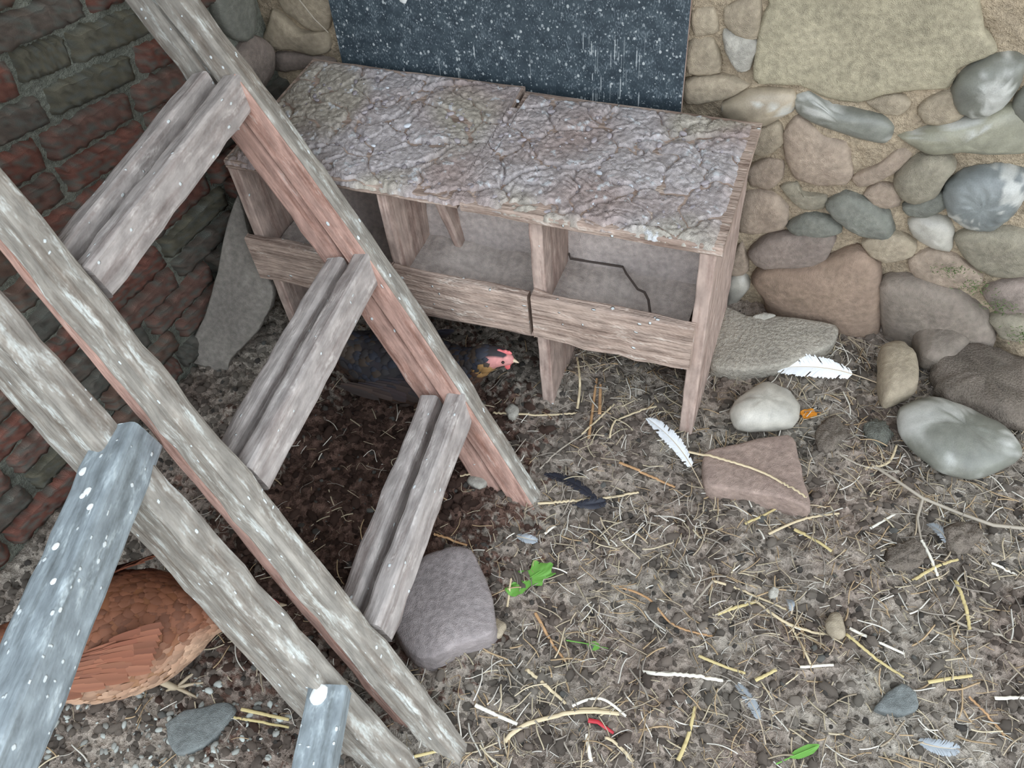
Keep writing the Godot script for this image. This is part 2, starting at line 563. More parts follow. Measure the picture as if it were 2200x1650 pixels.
# ------------------------------------------------------------------ walls
const STONES := [
	["plaster_patch", 1.284, 0.780, [-0.230, 0.219, -0.199, 0.067, -0.208, 0.046, -0.211, -0.075, -0.199, -0.115, -0.112, -0.108, -0.080, -0.121, 0.013, -0.131, 0.090, -0.093, 0.176, -0.074, 0.184, -0.031, 0.245, 0.014, 0.207, 0.052, 0.182, 0.105, 0.144, 0.245], 0.022, "clay", 0],
	["stone", 1.034, 0.735, [-0.036, 0.035, -0.024, 0.043, 0.038, 0.025, 0.033, -0.041, 0.007, -0.048, -0.018, -0.014], 0.022, "pale", 0],
	["stone", 0.960, 0.790, [-0.030, 0.021, 0.015, 0.033, 0.034, -0.018, -0.019, -0.036], 0.018, "tan", 0],
	["stone", 1.035, 0.809, [-0.040, 0.019, 0.033, 0.050, 0.036, -0.042, -0.028, -0.028], 0.020, "tan", 0],
	["stone", 0.960, 0.710, [-0.037, 0.036, 0.022, 0.043, 0.044, -0.032, -0.029, -0.048], 0.018, "tan", 0],
	["stone", 0.993, 0.637, [-0.065, 0.011, 0.015, 0.034, 0.075, 0.019, 0.031, -0.019, -0.057, -0.044], 0.020, "tan", 0],
	["stone", 1.092, 0.601, [-0.077, 0.003, -0.022, 0.046, 0.072, 0.056, 0.083, 0.010, 0.034, -0.030, -0.024, -0.049, -0.065, -0.037], 0.034, "tan", 1],
	["stone", 1.271, 0.610, [-0.105, 0.032, -0.078, 0.049, -0.022, 0.029, 0.079, 0.015, 0.112, -0.008, 0.107, -0.047, 0.054, -0.047, -0.052, -0.021, -0.095, -0.002], 0.034, "slate", 1],
	["stone", 1.241, 0.505, [-0.082, 0.060, -0.057, 0.095, 0.010, 0.063, 0.057, 0.046, 0.073, 0.006, 0.087, -0.035, 0.077, -0.066, 0.017, -0.082, -0.036, -0.073, -0.065, -0.027, -0.080, 0.014], 0.030, "pink", 0],
	["stone", 1.122, 0.522, [-0.043, 0.013, 0.020, 0.053, 0.042, 0.006, 0.012, -0.034, -0.031, -0.037], 0.020, "tan", 0],
	["stone", 1.139, 0.434, [-0.050, 0.001, -0.006, 0.043, 0.034, 0.043, 0.041, -0.001, 0.014, -0.045, -0.032, -0.040], 0.020, "pink", 0],
	["stone", 1.151, 0.325, [-0.064, 0.043, 0.010, 0.058, 0.053, 0.023, 0.053, -0.047, -0.053, -0.078], 0.030, "pink", 0],
	["stone", 1.364, 0.651, [-0.053, 0.003, 0.005, 0.026, 0.037, 0.010, 0.026, -0.020, -0.016, -0.019], 0.018, "tan", 0],
	["stone", 1.461, 0.656, [-0.046, -0.005, -0.020, 0.033, 0.018, 0.045, 0.051, -0.005, 0.016, -0.031, -0.020, -0.037], 0.022, "tan", 0],
	["stone", 1.528, 0.722, [-0.064, -0.019, -0.056, 0.021, -0.026, 0.056, 0.014, 0.071, 0.049, 0.065, 0.058, 0.023, 0.050, -0.028, 0.026, -0.064, -0.007, -0.071, -0.044, -0.054], 0.050, "slate", 2],
	["stone", 1.523, 0.604, [-0.133, -0.022, -0.088, 0.005, -0.012, 0.040, 0.056, 0.079, 0.105, 0.072, 0.135, -0.013, 0.086, -0.029, 0.002, -0.036, -0.057, -0.052, -0.095, -0.042], 0.040, "glint", 2],
	["stone", 1.615, 0.686, [-0.032, -0.002, -0.020, 0.035, 0.014, 0.043, 0.043, -0.038, -0.004, -0.038], 0.030, "slate", 1],
	["stone", 1.382, 0.491, [-0.056, -0.030, -0.012, 0.013, 0.025, 0.065, 0.056, 0.050, 0.032, -0.005, -0.007, -0.039, -0.038, -0.054], 0.022, "pink", 0],
	["stone", 1.474, 0.492, [-0.060, -0.015, -0.043, 0.031, -0.011, 0.059, 0.029, 0.064, 0.055, 0.035, 0.047, 0.000, 0.034, -0.046, -0.005, -0.076, -0.045, -0.052], 0.042, "olive", 0],
	["stone", 1.604, 0.457, [-0.080, 0.019, -0.049, 0.063, 0.007, 0.084, 0.065, 0.076, 0.080, 0.024, 0.071, -0.034, 0.043, -0.077, -0.005, -0.083, -0.056, -0.052, -0.077, -0.020], 0.055, "blue", 3],
	["stone", 1.364, 0.357, [-0.082, 0.021, -0.041, 0.060, 0.015, 0.046, 0.066, 0.019, 0.090, -0.048, 0.034, -0.056, -0.022, -0.034, -0.060, -0.008], 0.036, "slate", 0],
	["stone", 1.405, 0.422, [-0.044, -0.004, -0.017, 0.033, 0.026, 0.023, 0.037, -0.020, -0.002, -0.032], 0.020, "pink", 0],
	["stone", 1.270, 0.300, [-0.062, -0.011, -0.023, 0.040, 0.042, 0.029, 0.066, -0.000, 0.015, -0.027, -0.038, -0.031], 0.026, "slate", 0],
	["stone", 1.236, 0.387, [-0.061, 0.015, -0.025, 0.036, -0.010, 0.009, 0.047, 0.006, 0.050, -0.027, -0.001, -0.040], 0.018, "olive", 0],
	["stone", 1.532, 0.340, [-0.061, 0.018, -0.035, 0.047, 0.022, 0.043, 0.049, -0.003, 0.054, -0.046, 0.010, -0.044, -0.039, -0.016], 0.030, "pale", 1],
	["stone", 1.496, 0.411, [-0.046, -0.010, -0.012, 0.022, 0.028, 0.041, 0.045, 0.006, 0.012, -0.026, -0.027, -0.034], 0.022, "slate", 0],
	["stone", 1.676, 0.317, [-0.102, 0.021, -0.060, 0.056, 0.037, 0.068, 0.084, 0.018, 0.079, -0.052, 0.011, -0.074, -0.049, -0.038], 0.035, "olive", 0],
	["stone", 1.453, 0.275, [-0.066, 0.006, -0.012, 0.048, 0.057, 0.031, 0.060, -0.011, 0.003, -0.045, -0.041, -0.029], 0.030, "tan", 0],
	["stone", 1.587, 0.236, [-0.087, 0.015, -0.049, 0.052, 0.011, 0.051, 0.085, 0.003, 0.083, -0.037, 0.015, -0.049, -0.058, -0.035], 0.028, "pink", 0],
	["stone", 1.343, 0.059, [-0.196, 0.034, -0.170, 0.083, -0.044, 0.141, 0.039, 0.201, 0.102, 0.161, 0.141, 0.021, 0.160, -0.095, 0.159, -0.160, 0.061, -0.191, 0.020, -0.086, -0.120, -0.082, -0.152, -0.026], 0.055, "rust", 0],
	["stone", 1.221, 0.213, [-0.094, -0.018, -0.048, 0.038, 0.080, 0.077, 0.111, 0.053, 0.084, -0.027, -0.048, -0.071, -0.084, -0.051], 0.035, "mauve", 0],
	["stone", 1.622, 0.067, [-0.166, 0.101, -0.097, 0.138, 0.013, 0.120, 0.094, 0.065, 0.141, -0.013, 0.137, -0.105, 0.047, -0.115, -0.051, -0.114, -0.116, -0.077], 0.060, "mud", 0],
	["stone", 1.741, 0.200, [-0.062, -0.004, -0.029, 0.039, 0.036, 0.050, 0.064, -0.032, -0.009, -0.052], 0.045, "mauve", 0],
	["stone", 1.118, 0.044, [-0.027, 0.037, 0.010, 0.061, 0.035, 0.017, 0.006, -0.042, -0.025, -0.073], 0.030, "pale", 2],
	["stone", 1.108, 0.147, [-0.018, 0.020, 0.003, 0.066, 0.030, -0.030, -0.015, -0.056], 0.020, "pink", 0],
	["stone", 1.778, 0.099, [-0.054, 0.013, -0.020, 0.045, 0.042, 0.018, 0.044, -0.039, -0.011, -0.038], 0.040, "olive", 0],
	["stone", -0.032, 0.713, [-0.062, 0.061, 0.101, 0.076, 0.060, -0.044, -0.006, -0.050, -0.030, -0.033, -0.063, -0.010], 0.020, "tan", 0],
	["stone", -0.094, 0.637, [-0.041, 0.063, -0.018, 0.058, 0.033, 0.018, 0.116, 0.025, 0.112, -0.028, 0.056, -0.047, -0.007, -0.042, -0.085, -0.040, -0.096, -0.019, -0.070, 0.012], 0.024, "tan", 0],
	["stone", -0.093, 0.562, [-0.080, 0.015, -0.009, 0.029, 0.109, 0.025, 0.109, 0.008, 0.010, -0.015, -0.051, -0.033, -0.088, -0.030], 0.020, "mauve", 0],
]

func wall_surface(nu: int, nv: int, w: float, h: float, amp: float, tone: Color, sd: int) -> ArrayMesh:
	# local: x along, y up, z out
	var v := PackedVector3Array()
	var c := PackedColorArray()
	var base := lin(tone)
	for j in nv + 1:
		for i in nu + 1:
			var x := w * i / nu
			var y := h * j / nv
			var e := nz.get_noise_3d(x * 6 + sd, y * 6, 3) * amp + nf.get_noise_3d(x * 7, y * 7, sd) * amp * 0.5 + nb.get_noise_3d(x * 2.5, y * 2.5, sd) * amp * 1.2
			v.append(Vector3(x, y, e))
			var k := base * (1.0 + 0.3 * nz.get_noise_3d(x * 5, y * 5, sd + 40) + 0.3 * nf.get_noise_3d(x * 6, y * 6, sd + 9))
			k.a = 1
			c.append(k)
	return mesh_of(v, grid_index(nu, nv), c)

func make_back_wall() -> void:
	var root := Node3D.new()
	root.name = "wall_back"
	add_child(root)
	root.position = Vector3(0, 0, -0.49)
	tag(root, "rubble wall of cobbles bedded in clay mortar", "", "", "structure")
	put("mortar", wall_surface(360, 150, 3.6, 1.5, 0.012, Color8(194, 178, 154), 3), M.mortar, root, Transform3D(Basis(), Vector3(-0.5, -0.2, 0)))
	var core := BoxMesh.new()
	core.size = Vector3(4.4, 2.75, 0.3)
	var cm := StandardMaterial3D.new()
	cm.albedo_color = Color8(165, 150, 128)
	cm.roughness = 0.95
	put("wall_core", core, cm, root, Transform3D(Basis(), Vector3(1.4, 1.0, -0.175)))
	var i := 0
	for s in STONES:
		i += 1
		var g: int = s[6]
		var pat: bool = s[0] == "plaster_patch"
		var m := stone(s[3], s[4], 0.03, 5.0 if pat else (3.2 if g == 0 else 2.5), i, TONE[s[5]], 0.006 if pat else 0.004, [0.0, 0.12, 0.2, 0.62][g], 7 if g < 3 else 12, 3 if g < 3 else 6)
		put(s[0], m, M.gloss if g > 0 else M.stone, root, Transform3D(Basis(), Vector3(s[1], s[2], 0.0)))
	# the rest of the wall, outside the picture, is the same rubble
	rng.seed = 31
	for r in 12:
		for c in 24:
			var x := -0.1 + c * 0.125 + (0.06 if r % 2 else 0.0) + rng.randf_range(-0.015, 0.015)
			var y := 0.06 + r * 0.105 + rng.randf_range(-0.012, 0.012)
			if x < 1.93 and y < 0.97: continue
			var a := rng.randf_range(0.045, 0.062)
			var b := rng.randf_range(0.034, 0.048)
			var ol := []
			for q in 8:
				var t := TAU * q / 8
				ol.append(cos(t) * a * rng.randf_range(0.85, 1.1))
				ol.append(sin(t) * b * rng.randf_range(0.85, 1.1))
			put("stone", stone(ol, 0.028, 0.03, 2.8, c * 12 + r, TONE[["tan", "slate", "pink", "olive"][rng.randi() % 4]], 0.004, 0, 4, 2), M.stone, root, Transform3D(Basis(Vector3.BACK, rng.randf_range(-0.4, 0.4)), Vector3(x, y, 0)))

func brick_mesh(sd: int, tone: Color) -> ArrayMesh:
	# worn brick, local x long, y high, z out; rounded and chipped
	var base := lin(tone)
	var v := PackedVector3Array()
	var c := PackedColorArray()
	var nu := 20
	var nv := 8
	for j in nv + 1:
		for i in nu + 1:
			var s := float(i) / nu * 2 - 1
			var t := float(j) / nv * 2 - 1
			var edge := maxf(pow(absf(s), 16), pow(absf(t), 8))
			var z := 0.014 * (1.0 - edge * edge) - 0.016 * edge
			var x := s * 0.5
			var y := t * 0.5
			x += nz.get_noise_2d(t * 9 + sd * 5, s) * 0.03 * absf(s)
			y += nz.get_noise_2d(s * 5, sd * 9.0) * 0.12 * absf(t) + nf.get_noise_2d(s * 3, sd * 4.0 + t) * 0.06 * absf(t)
			z += nz.get_noise_2d(s * 12 + sd * 31, t * 5) * 0.006 + nf.get_noise_2d(s * 6, t * 3 + sd * 7) * 0.004
			v.append(Vector3(x, y, z))
			var k := base * (1.0 + 0.4 * nz.get_noise_2d(s * 7 + sd, t * 4 + 5) + 0.4 * nf.get_noise_2d(s * 5 + sd * 3, t * 3))
			var grime := clampf(nz.get_noise_2d(s * 3 + sd * 13, t * 2.2 - 8) * 3.2 + nf.get_noise_2d(s * 2 + sd, t) * 1.2 + edge * 0.35 - 0.1, 0, 0.85)
			k = k.lerp(lin(Color8(142, 146, 138)), grime)
			k.a = 1
			c.append(k)
	return mesh_of(v, grid_index(nu, nv), c)

func make_left_wall() -> void:
	var root := Node3D.new()
	root.name = "wall_left"
	add_child(root)
	# local x runs along the wall from the far corner to the front, local z points into the room
	var along := Vector3(-0.126, 0, 0.992)
	var out := Vector3(0.992, 0, 0.126)
	root.transform = Transform3D(Basis(-along, Vector3.UP, out), Vector3(-0.16, 0, -0.47))
	tag(root, "old brick wall with dark worn bricks and sunken joints", "", "", "structure")
	put("mortar", wall_surface(300, 150, 3.0, 1.5, 0.006, Color8(136, 140, 130), 14), M.mortar, root, Transform3D(Basis(), Vector3(-2.9, -0.2, -0.012)))
	var core := BoxMesh.new()
	core.size = Vector3(3.9, 2.75, 0.3)
	var cm := StandardMaterial3D.new()
	cm.albedo_color = Color8(92, 92, 86)
	cm.roughness = 0.95
	put("wall_core", core, cm, root, Transform3D(Basis(), Vector3(-1.7, 1.0, -0.19)))
	var kinds := []
	for k in 14:
		kinds.append(brick_mesh(k + 1, [Color8(164, 112, 98), Color8(154, 126, 112), Color8(136, 132, 124), Color8(160, 124, 112), Color8(140, 136, 118), Color8(140, 128, 118), Color8(168, 116, 102)][k % 7]))
	rng.seed = 12
	var y := 0.02
	var row := 0
	while y < 1.4:
		var u := -0.04 - (0.12 if row % 2 else 0.0) - rng.randf() * 0.05
		var hh := rng.randf_range(0.062, 0.072)
		while u < 1.95:
			var L := rng.randf_range(0.22, 0.26)
			if rng.randf() < 0.15: L *= 0.5
			if u + L / 2 > (0.16 if y > 0.55 else 0.03):
				# the courses sag towards the corner
				var yy := y + 0.16 * (u - 0.6) * smoothstep(0.3, 0.8, y)
				var b := Basis(Vector3.BACK, -0.16 * smoothstep(0.3, 0.8, y) + rng.randf_range(-0.015, 0.015)).scaled_local(Vector3(L, hh, 1.0))
				put("brick", kinds[rng.randi() % 14], M.brick, root, Transform3D(b, Vector3(-(u + L / 2), yy + hh / 2, rng.randf_range(-0.006, 0.004))))
			u += L + rng.randf_range(0.006, 0.014)
		y += hh + rng.randf_range(0.008, 0.014)
		row += 1
	# smooth daubed stones at the corner
	for s in [[-0.075, 0.78, 0.075, 0.11, "slate"], [-0.07, 0.6, 0.07, 0.07, "mauve"], [-0.07, 0.98, 0.08, 0.09, "tan"]]:
		var ol := []
		for q in 9:
			var t := TAU * q / 9
			ol.append(cos(t) * s[2] * rng.randf_range(0.9, 1.1))
			ol.append(sin(t) * s[3] * rng.randf_range(0.9, 1.1))
		put("stone", stone(ol, 0.03, 0.03, 3.5, 7 + int(s[1] * 10), TONE[s[4]]), M.stone, root, Transform3D(Basis(), Vector3(s[0], s[1], 0)))

func make_shelter() -> void:
	# the roof over the corner, carried by the walls and one post; the front and the right side stand open
	var dk := StandardMaterial3D.new()
	dk.albedo_color = Color8(120, 104, 90)
	dk.roughness = 0.9
	var roof := Node3D.new()
	roof.name = "ceiling"
	add_child(roof)
	tag(roof, "boarded lean-to roof above the hen house corner", "", "", "structure")
	for i in 16:
		var x := -0.7 + i * 0.2
		put("roof_board", board(Vector3(x + 0.1, ROOF, -0.02), Vector3(0, 0, 0.78), Vector3(0.0985, 0, 0), Vector3(0, 0.012, 0), i), M.box, roof)
	for z in [-0.6, 0.05, 0.7]:
		put("rafter", beam(Vector3(-0.7, ROOF - 0.06, z), Vector3(2.5, ROOF - 0.06, z), Vector3.BACK, 0.07, Vector3.UP, 0.09, int(z * 10) + 40), M.box, roof)
	var post := Node3D.new()
	post.name = "trim_1"
	add_child(post)
	tag(post, "wooden corner post that carries the roof", "", "", "structure")
	put("post", beam(Vector3(2.42, -0.1, 0.7), Vector3(2.42, ROOF - 0.1, 0.7), Vector3.RIGHT, 0.1, Vector3.BACK, 0.1, 77), M.box, post)

const ROOF := 2.45

# ------------------------------------------------------------------ nest box
func make_nest_box() -> void:
	var H := 0.60
	var D := 0.405
	var L := 1.08
	var t := thing("nest_box", Vector3.ZERO, "old wooden nest box with three open cells and a crusted flat lid", "nest box")
	# end panels and dividers stand on the floor
	put("end_panel", board(Vector3(0.012, H / 2 - 0.02, -D / 2), Vector3(0, H / 2 + 0.02, 0), Vector3(0, 0, D / 2), Vector3(0.014, 0, 0), 3), M.box, t)
	put("end_panel", board(Vector3(L + 0.008, H / 2 - 0.0225, -D / 2), Vector3(0, H / 2 + 0.0175, 0), Vector3(0, 0, D / 2 + 0.003), Vector3(0.016, 0, 0), 5), M.box, t)
	put("divider", board(Vector3(0.379, 0.43, -D / 2 - 0.002), Vector3(0, 0.165, 0), Vector3(0, 0, D / 2 - 0.006), Vector3(0.012, 0, 0), 8), M.box, t)
	put("divider", board(Vector3(0.733, H / 2 - 0.03, -D / 2 - 0.002), Vector3(0, H / 2 + 0.025, 0), Vector3(0, 0, D / 2 - 0.001), Vector3(0.015, 0, 0), 9), M.box, t)
	put("slat", beam(Vector3(0.43, 0.60, -0.14), Vector3(0.485, 0.275, -0.17), Vector3.RIGHT, 0.022, Vector3.BACK, 0.05, 12), M.box, t)
	put("floor_board", board(Vector3(L / 2, 0.265, -D / 2), Vector3(L / 2 - 0.004, 0, 0), Vector3(0, 0, D / 2 - 0.01), Vector3(0, 0.009, 0), 14), M.box, t)
	put("lip", board(Vector3(0.18, 0.334, 0.011), Vector3(0.196, 0, 0), Vector3(0, 0.067, 0), Vector3(0, 0, 0.011), 21, 0.004, 0.004), M.lip, t)
	put("lip", board(Vector3(0.545, 0.331, 0.011), Vector3(0.167, 0, 0), Vector3(0, 0.065, 0), Vector3(0, 0, 0.011), 22, 0.004, 0.004), M.lip, t)
	put("lip", board(Vector3(0.902, 0.334, 0.013), Vector3(0.18, 0, 0), Vector3(0, 0.068, 0), Vector3(0, 0, 0.012), 23, 0.004, 0.004), M.lip, t)
	put("rear_batten", beam(Vector3(0.4, 0.228, -0.03), Vector3(0.722, 0.24, -0.03), Vector3.UP, 0.042, Vector3.BACK, 0.02, 26), M.box, t)
	# clay daubed back of the cells
	var nu := 160
	var nv := 40
	var v := PackedVector3Array()
	var c := PackedColorArray()
	for j in nv + 1:
		for i in nu + 1:
			var x := 0.03 + 1.03 * i / nu
			var y := 0.27 + 0.33 * j / nv
			v.append(Vector3(x, y, -0.155 - (y - 0.3) * 0.12 + nz.get_noise_2d(x * 4, y * 4) * 0.006 + nf.get_noise_2d(x * 5, y * 5) * 0.002))
			var k := lin(Color8(204, 194, 190)) * (1.0 + 0.16 * nz.get_noise_2d(x * 4, y * 4) + 0.12 * nf.get_noise_2d(x * 6, y * 6))
			k.a = 1
			c.append(k)
	put("daubed_back", mesh_of(v, grid_index(nu, nv), c), M.stone, t)
	# caked bedding, hollowed in each cell
	v = PackedVector3Array()
	c = PackedColorArray()
	nv = 24
	for j in nv + 1:
		for i in nu + 1:
			var x := 0.03 + 1.03 * i / nu
			var z := 0.0 - 0.165 * j / nv
			var q := fposmod(x - 0.02, 0.354) / 0.354 - 0.5
			var e := 0.352 - 0.03 * exp(-q * q * 14.0 - pow((z + 0.07) * 12, 2)) + nz.get_noise_2d(x * 7, z * 7) * 0.005
			v.append(Vector3(x, e, z))
			var k := lin(Color8(200, 190, 184)) * (1.0 + 0.2 * nz.get_noise_2d(x * 5 + 9, z * 5) + 0.2 * nf.get_noise_2d(x * 6, z * 6))
			k.a = 1
			c.append(k)
	put("caked_bedding", mesh_of(v, grid_index(nu, nv), c), M.stone, t)
	put("bent_wire", tube(PackedVector3Array([Vector3(0.751, 0.375, -0.158), Vector3(0.756, 0.365, -0.152), Vector3(0.826, 0.360, -0.160), Vector3(0.879, 0.360, -0.162), Vector3(0.894, 0.365, -0.138), Vector3(0.931, 0.362, -0.099), Vector3(0.948, 0.362, -0.094), Vector3(0.962, 0.362, -0.073), Vector3(0.975, 0.360, -0.038)]), 0.0026, 0.003, 6), M.wire, t)
	# nest bedding
	# lid: two planks, the right one set back from the wall
	put("lid", board(Vector3(0.283, H + 0.008, -D / 2 - 0.008), Vector3(0.283, 0, 0), Vector3(0, 0, D / 2 + 0.012), Vector3(0, 0.011, 0), 31), M.lip, t)
	put("lid", board(Vector3(0.846, H + 0.008, -D / 2 + 0.003), Vector3(0.27, 0, 0), Vector3(0, 0, D / 2 + 0.006), Vector3(0, 0.011, 0), 32), M.lip, t)
	# crust of dried droppings on the lid
	var cv := PackedVector3Array()
	var cc := PackedColorArray()
	nu = 400
	nv = 156
	for j in nv + 1:
		for i in nu + 1:
			var s := float(i) / nu
			var r := float(j) / nv
			var x := lerpf(0.002, L + 0.022, s)
			var zb := -D - 0.016 if x < 0.562 else (-0.34 if x < 0.59 else -D + 0.004)
			zb += nz.get_noise_1d(x * 40) * 0.006
			var zf := 0.009 + nz.get_noise_2d(x * 12, 5) * 0.006 + nf.get_noise_2d(x * 14, 8) * 0.004
			var z := lerpf(zf, zb, r)
			var edge := minf(minf(s, 1 - s) * 26, minf(r, 1 - r) * 12)
			var wx := x + nz.get_noise_2d(x * 5, z * 5) * 0.05 + nf.get_noise_2d(x * 4, z * 4) * 0.012
			var wz := z + nz.get_noise_2d(x * 5 + 30, z * 5) * 0.05 + nf.get_noise_2d(x * 4 + 9, z * 4) * 0.012
			var crack := smoothstep(-1.0, -0.86, nc.get_noise_2d(wx * 9, wz * 9))
			var crack2 := smoothstep(-1.0, -0.9, nc.get_noise_2d(wx * 26 + 40, wz * 26))
			var plate := nb.get_noise_2d(floorf(wx * 9) * 3.7 + floorf(wz * 13) * 1.9, 2.0)
			var e := 0.0125 + nb.get_noise_2d(x * 4, z * 4) * 0.005 + nz.get_noise_2d(x * 7, z * 7) * 0.004 + plate * 0.001 + nf.get_noise_2d(x * 8, z * 8) * 0.0016 + nf.get_noise_2d(x * 18, z * 18) * 0.0011
			e *= (0.3 + 0.7 * crack) * (0.72 + 0.28 * crack2)
			var y := H + 0.014 + maxf(e, 0.003) * clampf(edge * 1.5 + 0.25, 0, 1) - (0.006 if edge < 0.02 else 0.0)
			cv.append(Vector3(x, y, z))
			var tone := lin(Color8(196, 190, 192)).lerp(lin(Color8(176, 160, 156)), clampf(0.4 + nb.get_noise_2d(x * 3 + 7, z * 3) * 1.1, 0, 1))
			tone = tone.lerp(lin(Color8(188, 183, 168)), clampf(nb.get_noise_2d(x * 2.4 - 40, z * 2.4) * 2.0 - 0.1, 0, 0.7))
			var white := clampf((nz.get_noise_2d(x * 13 + 90, z * 13) + nf.get_noise_2d(x * 10, z * 10 + 60) * 0.7 - 0.56) * 8.0, 0, 0.85)
			tone = (tone * (1.0 + 0.35 * nf.get_noise_2d(x * 12, z * 12))).lerp(lin(Color8(222, 226, 232)), white)
			tone.a = 1
			cc.append(tone)
	var lid_crust := put("dropping_crust", mesh_of(cv, grid_index(nu, nv), cc), M.stone, t)
	lid_crust.set_meta("label", "crust of dried grey and white droppings")
	var xf := []
	var cl := []
	rng.seed = 90
	for i in 900:
		var x := rng.randf_range(0.02, L - 0.02)
		var z := rng.randf_range(-D + 0.03, -0.01)
		var s := 0.002 + 0.006 * pow(rng.randf(), 2.5)
		xf.append(Transform3D(Basis(Vector3.UP, rng.randf() * TAU) * Basis.from_scale(Vector3(s * 1.3, s * 0.6, s)), Vector3(x, H + 0.022 + rng.randf_range(-0.005, 0.003), z)))
		var k := lin(Color8(172, 164, 166)) * rng.randf_range(0.6, 1.1)
		if rng.randf() < 0.08: k = lin(Color8(212, 216, 220))
		k.a = 1
		cl.append(k)
	scatter("crust_crumbs", "crumbs of droppings on the lid", "", lump_mesh(33), M.litter, xf, cl, t)
	# dark board leaning on the wall behind
	var bd := thing("dark_board", Vector3(0.498, 0.42, -0.4), "dark blue painted board flecked with white, upright behind the nest box", "board")
	var bm := PackedVector3Array()
	var buv := PackedVector2Array()
	var ax := Vector3(0.433, 0, 0)
	var hi := 0.43
	var lean := Vector3(0, hi, -0.02)
	for j in 2:
		for i in 2:
			bm.append(-ax + ax * 2 * i + lean * j + Vector3(0, 0, 0.0075))
			buv.append(Vector2(i, 1 - j))
	put("painted_face", mesh_of(bm, grid_index(1, 1), PackedColorArray(), buv), M.board, bd)
	put("panel", board(lean * 0.5, ax, lean * 0.5, Vector3(0, 0, 0.006), 60, 0.0015, 0.0), M.box, bd)
	bd.position.z = -0.447
	put("dropping", stone([0.014, 0.0, 0.01, 0.022, -0.006, 0.024, -0.014, 0.008, -0.01, -0.018, 0.004, -0.022], 0.004, 0.002, 2.5, 8, Color8(214, 216, 212), 0.001, 0, 3, 2), M.litter, bd, Transform3D(Basis(), Vector3(-0.23, 0.375, -0.009)))

# ------------------------------------------------------------------ ladders
const LV := Vector3(-0.615, 0.745, -0.258)
const LN := Vector3(0.783, 0.616, -0.087)
const LD := Vector3(-0.110, 0, -0.994)

func make_ladder() -> void:
	var F0 := Vector3(0.800, 0, 0.254)
	var N0 := Vector3(0.850, 0, 0.843)
	var t := thing("perch_ladder", Vector3(0.8, 0, 0.54), "weathered perch ladder with doubled rungs, leaning beside the nest box", "perch")
	var o := -t.position
	var T := 0.048
	# far side: an upper and a lower plank
	# the long plank is bowed upwards by about three centimetres
	var bow := LN * 0.03
	var far := func(s: float) -> Vector3: return F0 + o - LD * T / 2 + LV * s
	put("rail", beam(far.call(-0.06) - LN * 0.031, far.call(1.56) - LN * 0.031, LD, T, LN, 0.062, 101, 0.007, 0.003, 0, 1.0, bow, Vector2(-0.04, 1.04)), M.rail, t)
	put("rail", beam(far.call(0.04) - LN * 0.108 + LD * 0.004, far.call(1.13) - LN * 0.108 + LD * 0.004, LD, T - 0.004, LN, 0.058, 102, 0.007, 0.003, 0, 1.0, bow, Vector2(0.027, 0.753)), M.red, t)
	put("rail", beam(far.call(1.13) - LN * 0.108 + LD * 0.004, far.call(1.56) - LN * 0.108 + LD * 0.004, LD, T - 0.004, LN, 0.058, 108, 0.007, 0.003, 0, 1.0, bow, Vector2(0.753, 1.04)), M.rail, t)
	put("rail_lining", beam(far.call(-0.03) - LN * 0.033 - LD * (T / 2 + 0.002), far.call(1.13) - LN * 0.033 - LD * (T / 2 + 0.002), LD, 0.004, LN, 0.056, 103, 0.001, 0.001, 0, 1.0, bow, Vector2(-0.02, 0.753)), M.red, t)
	var a: Vector3
	var b: Vector3
	# near side
	a = N0 + o - LD * T / 2 - LV * 0.05
	b = N0 + o - LD * T / 2 + LV * 1.7
	put("rail", beam(a - LN * 0.036, b - LN * 0.036, LD, T, LN, 0.074, 105, 0.008, 0.004), M.rail, t)
	put("rail", beam(a - LN * 0.106 + LD * 0.012 + LV * 0.12, b - LN * 0.106 + LD * 0.012, LD, 0.03, LN, 0.06, 106, 0.006, 0.003), M.red, t)
	# rungs: an upper and a lower bar each
	var h := Vector3(0.961, 0.257, -0.106)
	var k := Vector3(-0.256, 0.966, 0.028)
	for r: Array in [[0.325, 0.305, 0.0], [0.695, 0.690, 0.0], [1.125, 1.115, 0.022]]:
		# two bars side by side with a gap, the second a little lower
		for n in 2:
			var off: Vector3 = -h * (0.020 + n * 0.07) - k * (0.034 - n * (r[2] - 0.004))
			var p: Vector3 = F0 + o + LV * r[0] - LD * (T - 0.002) + off + bow * sin(PI * r[0] / 1.5)
			var q: Vector3 = N0 + o + LV * r[1] + LD * 0.004 + off
			put("rung", beam(p, q, h, 0.044, k, 0.072, int(r[0] * 100) + n * 7, 0.008, 0.003), M.bar, t)

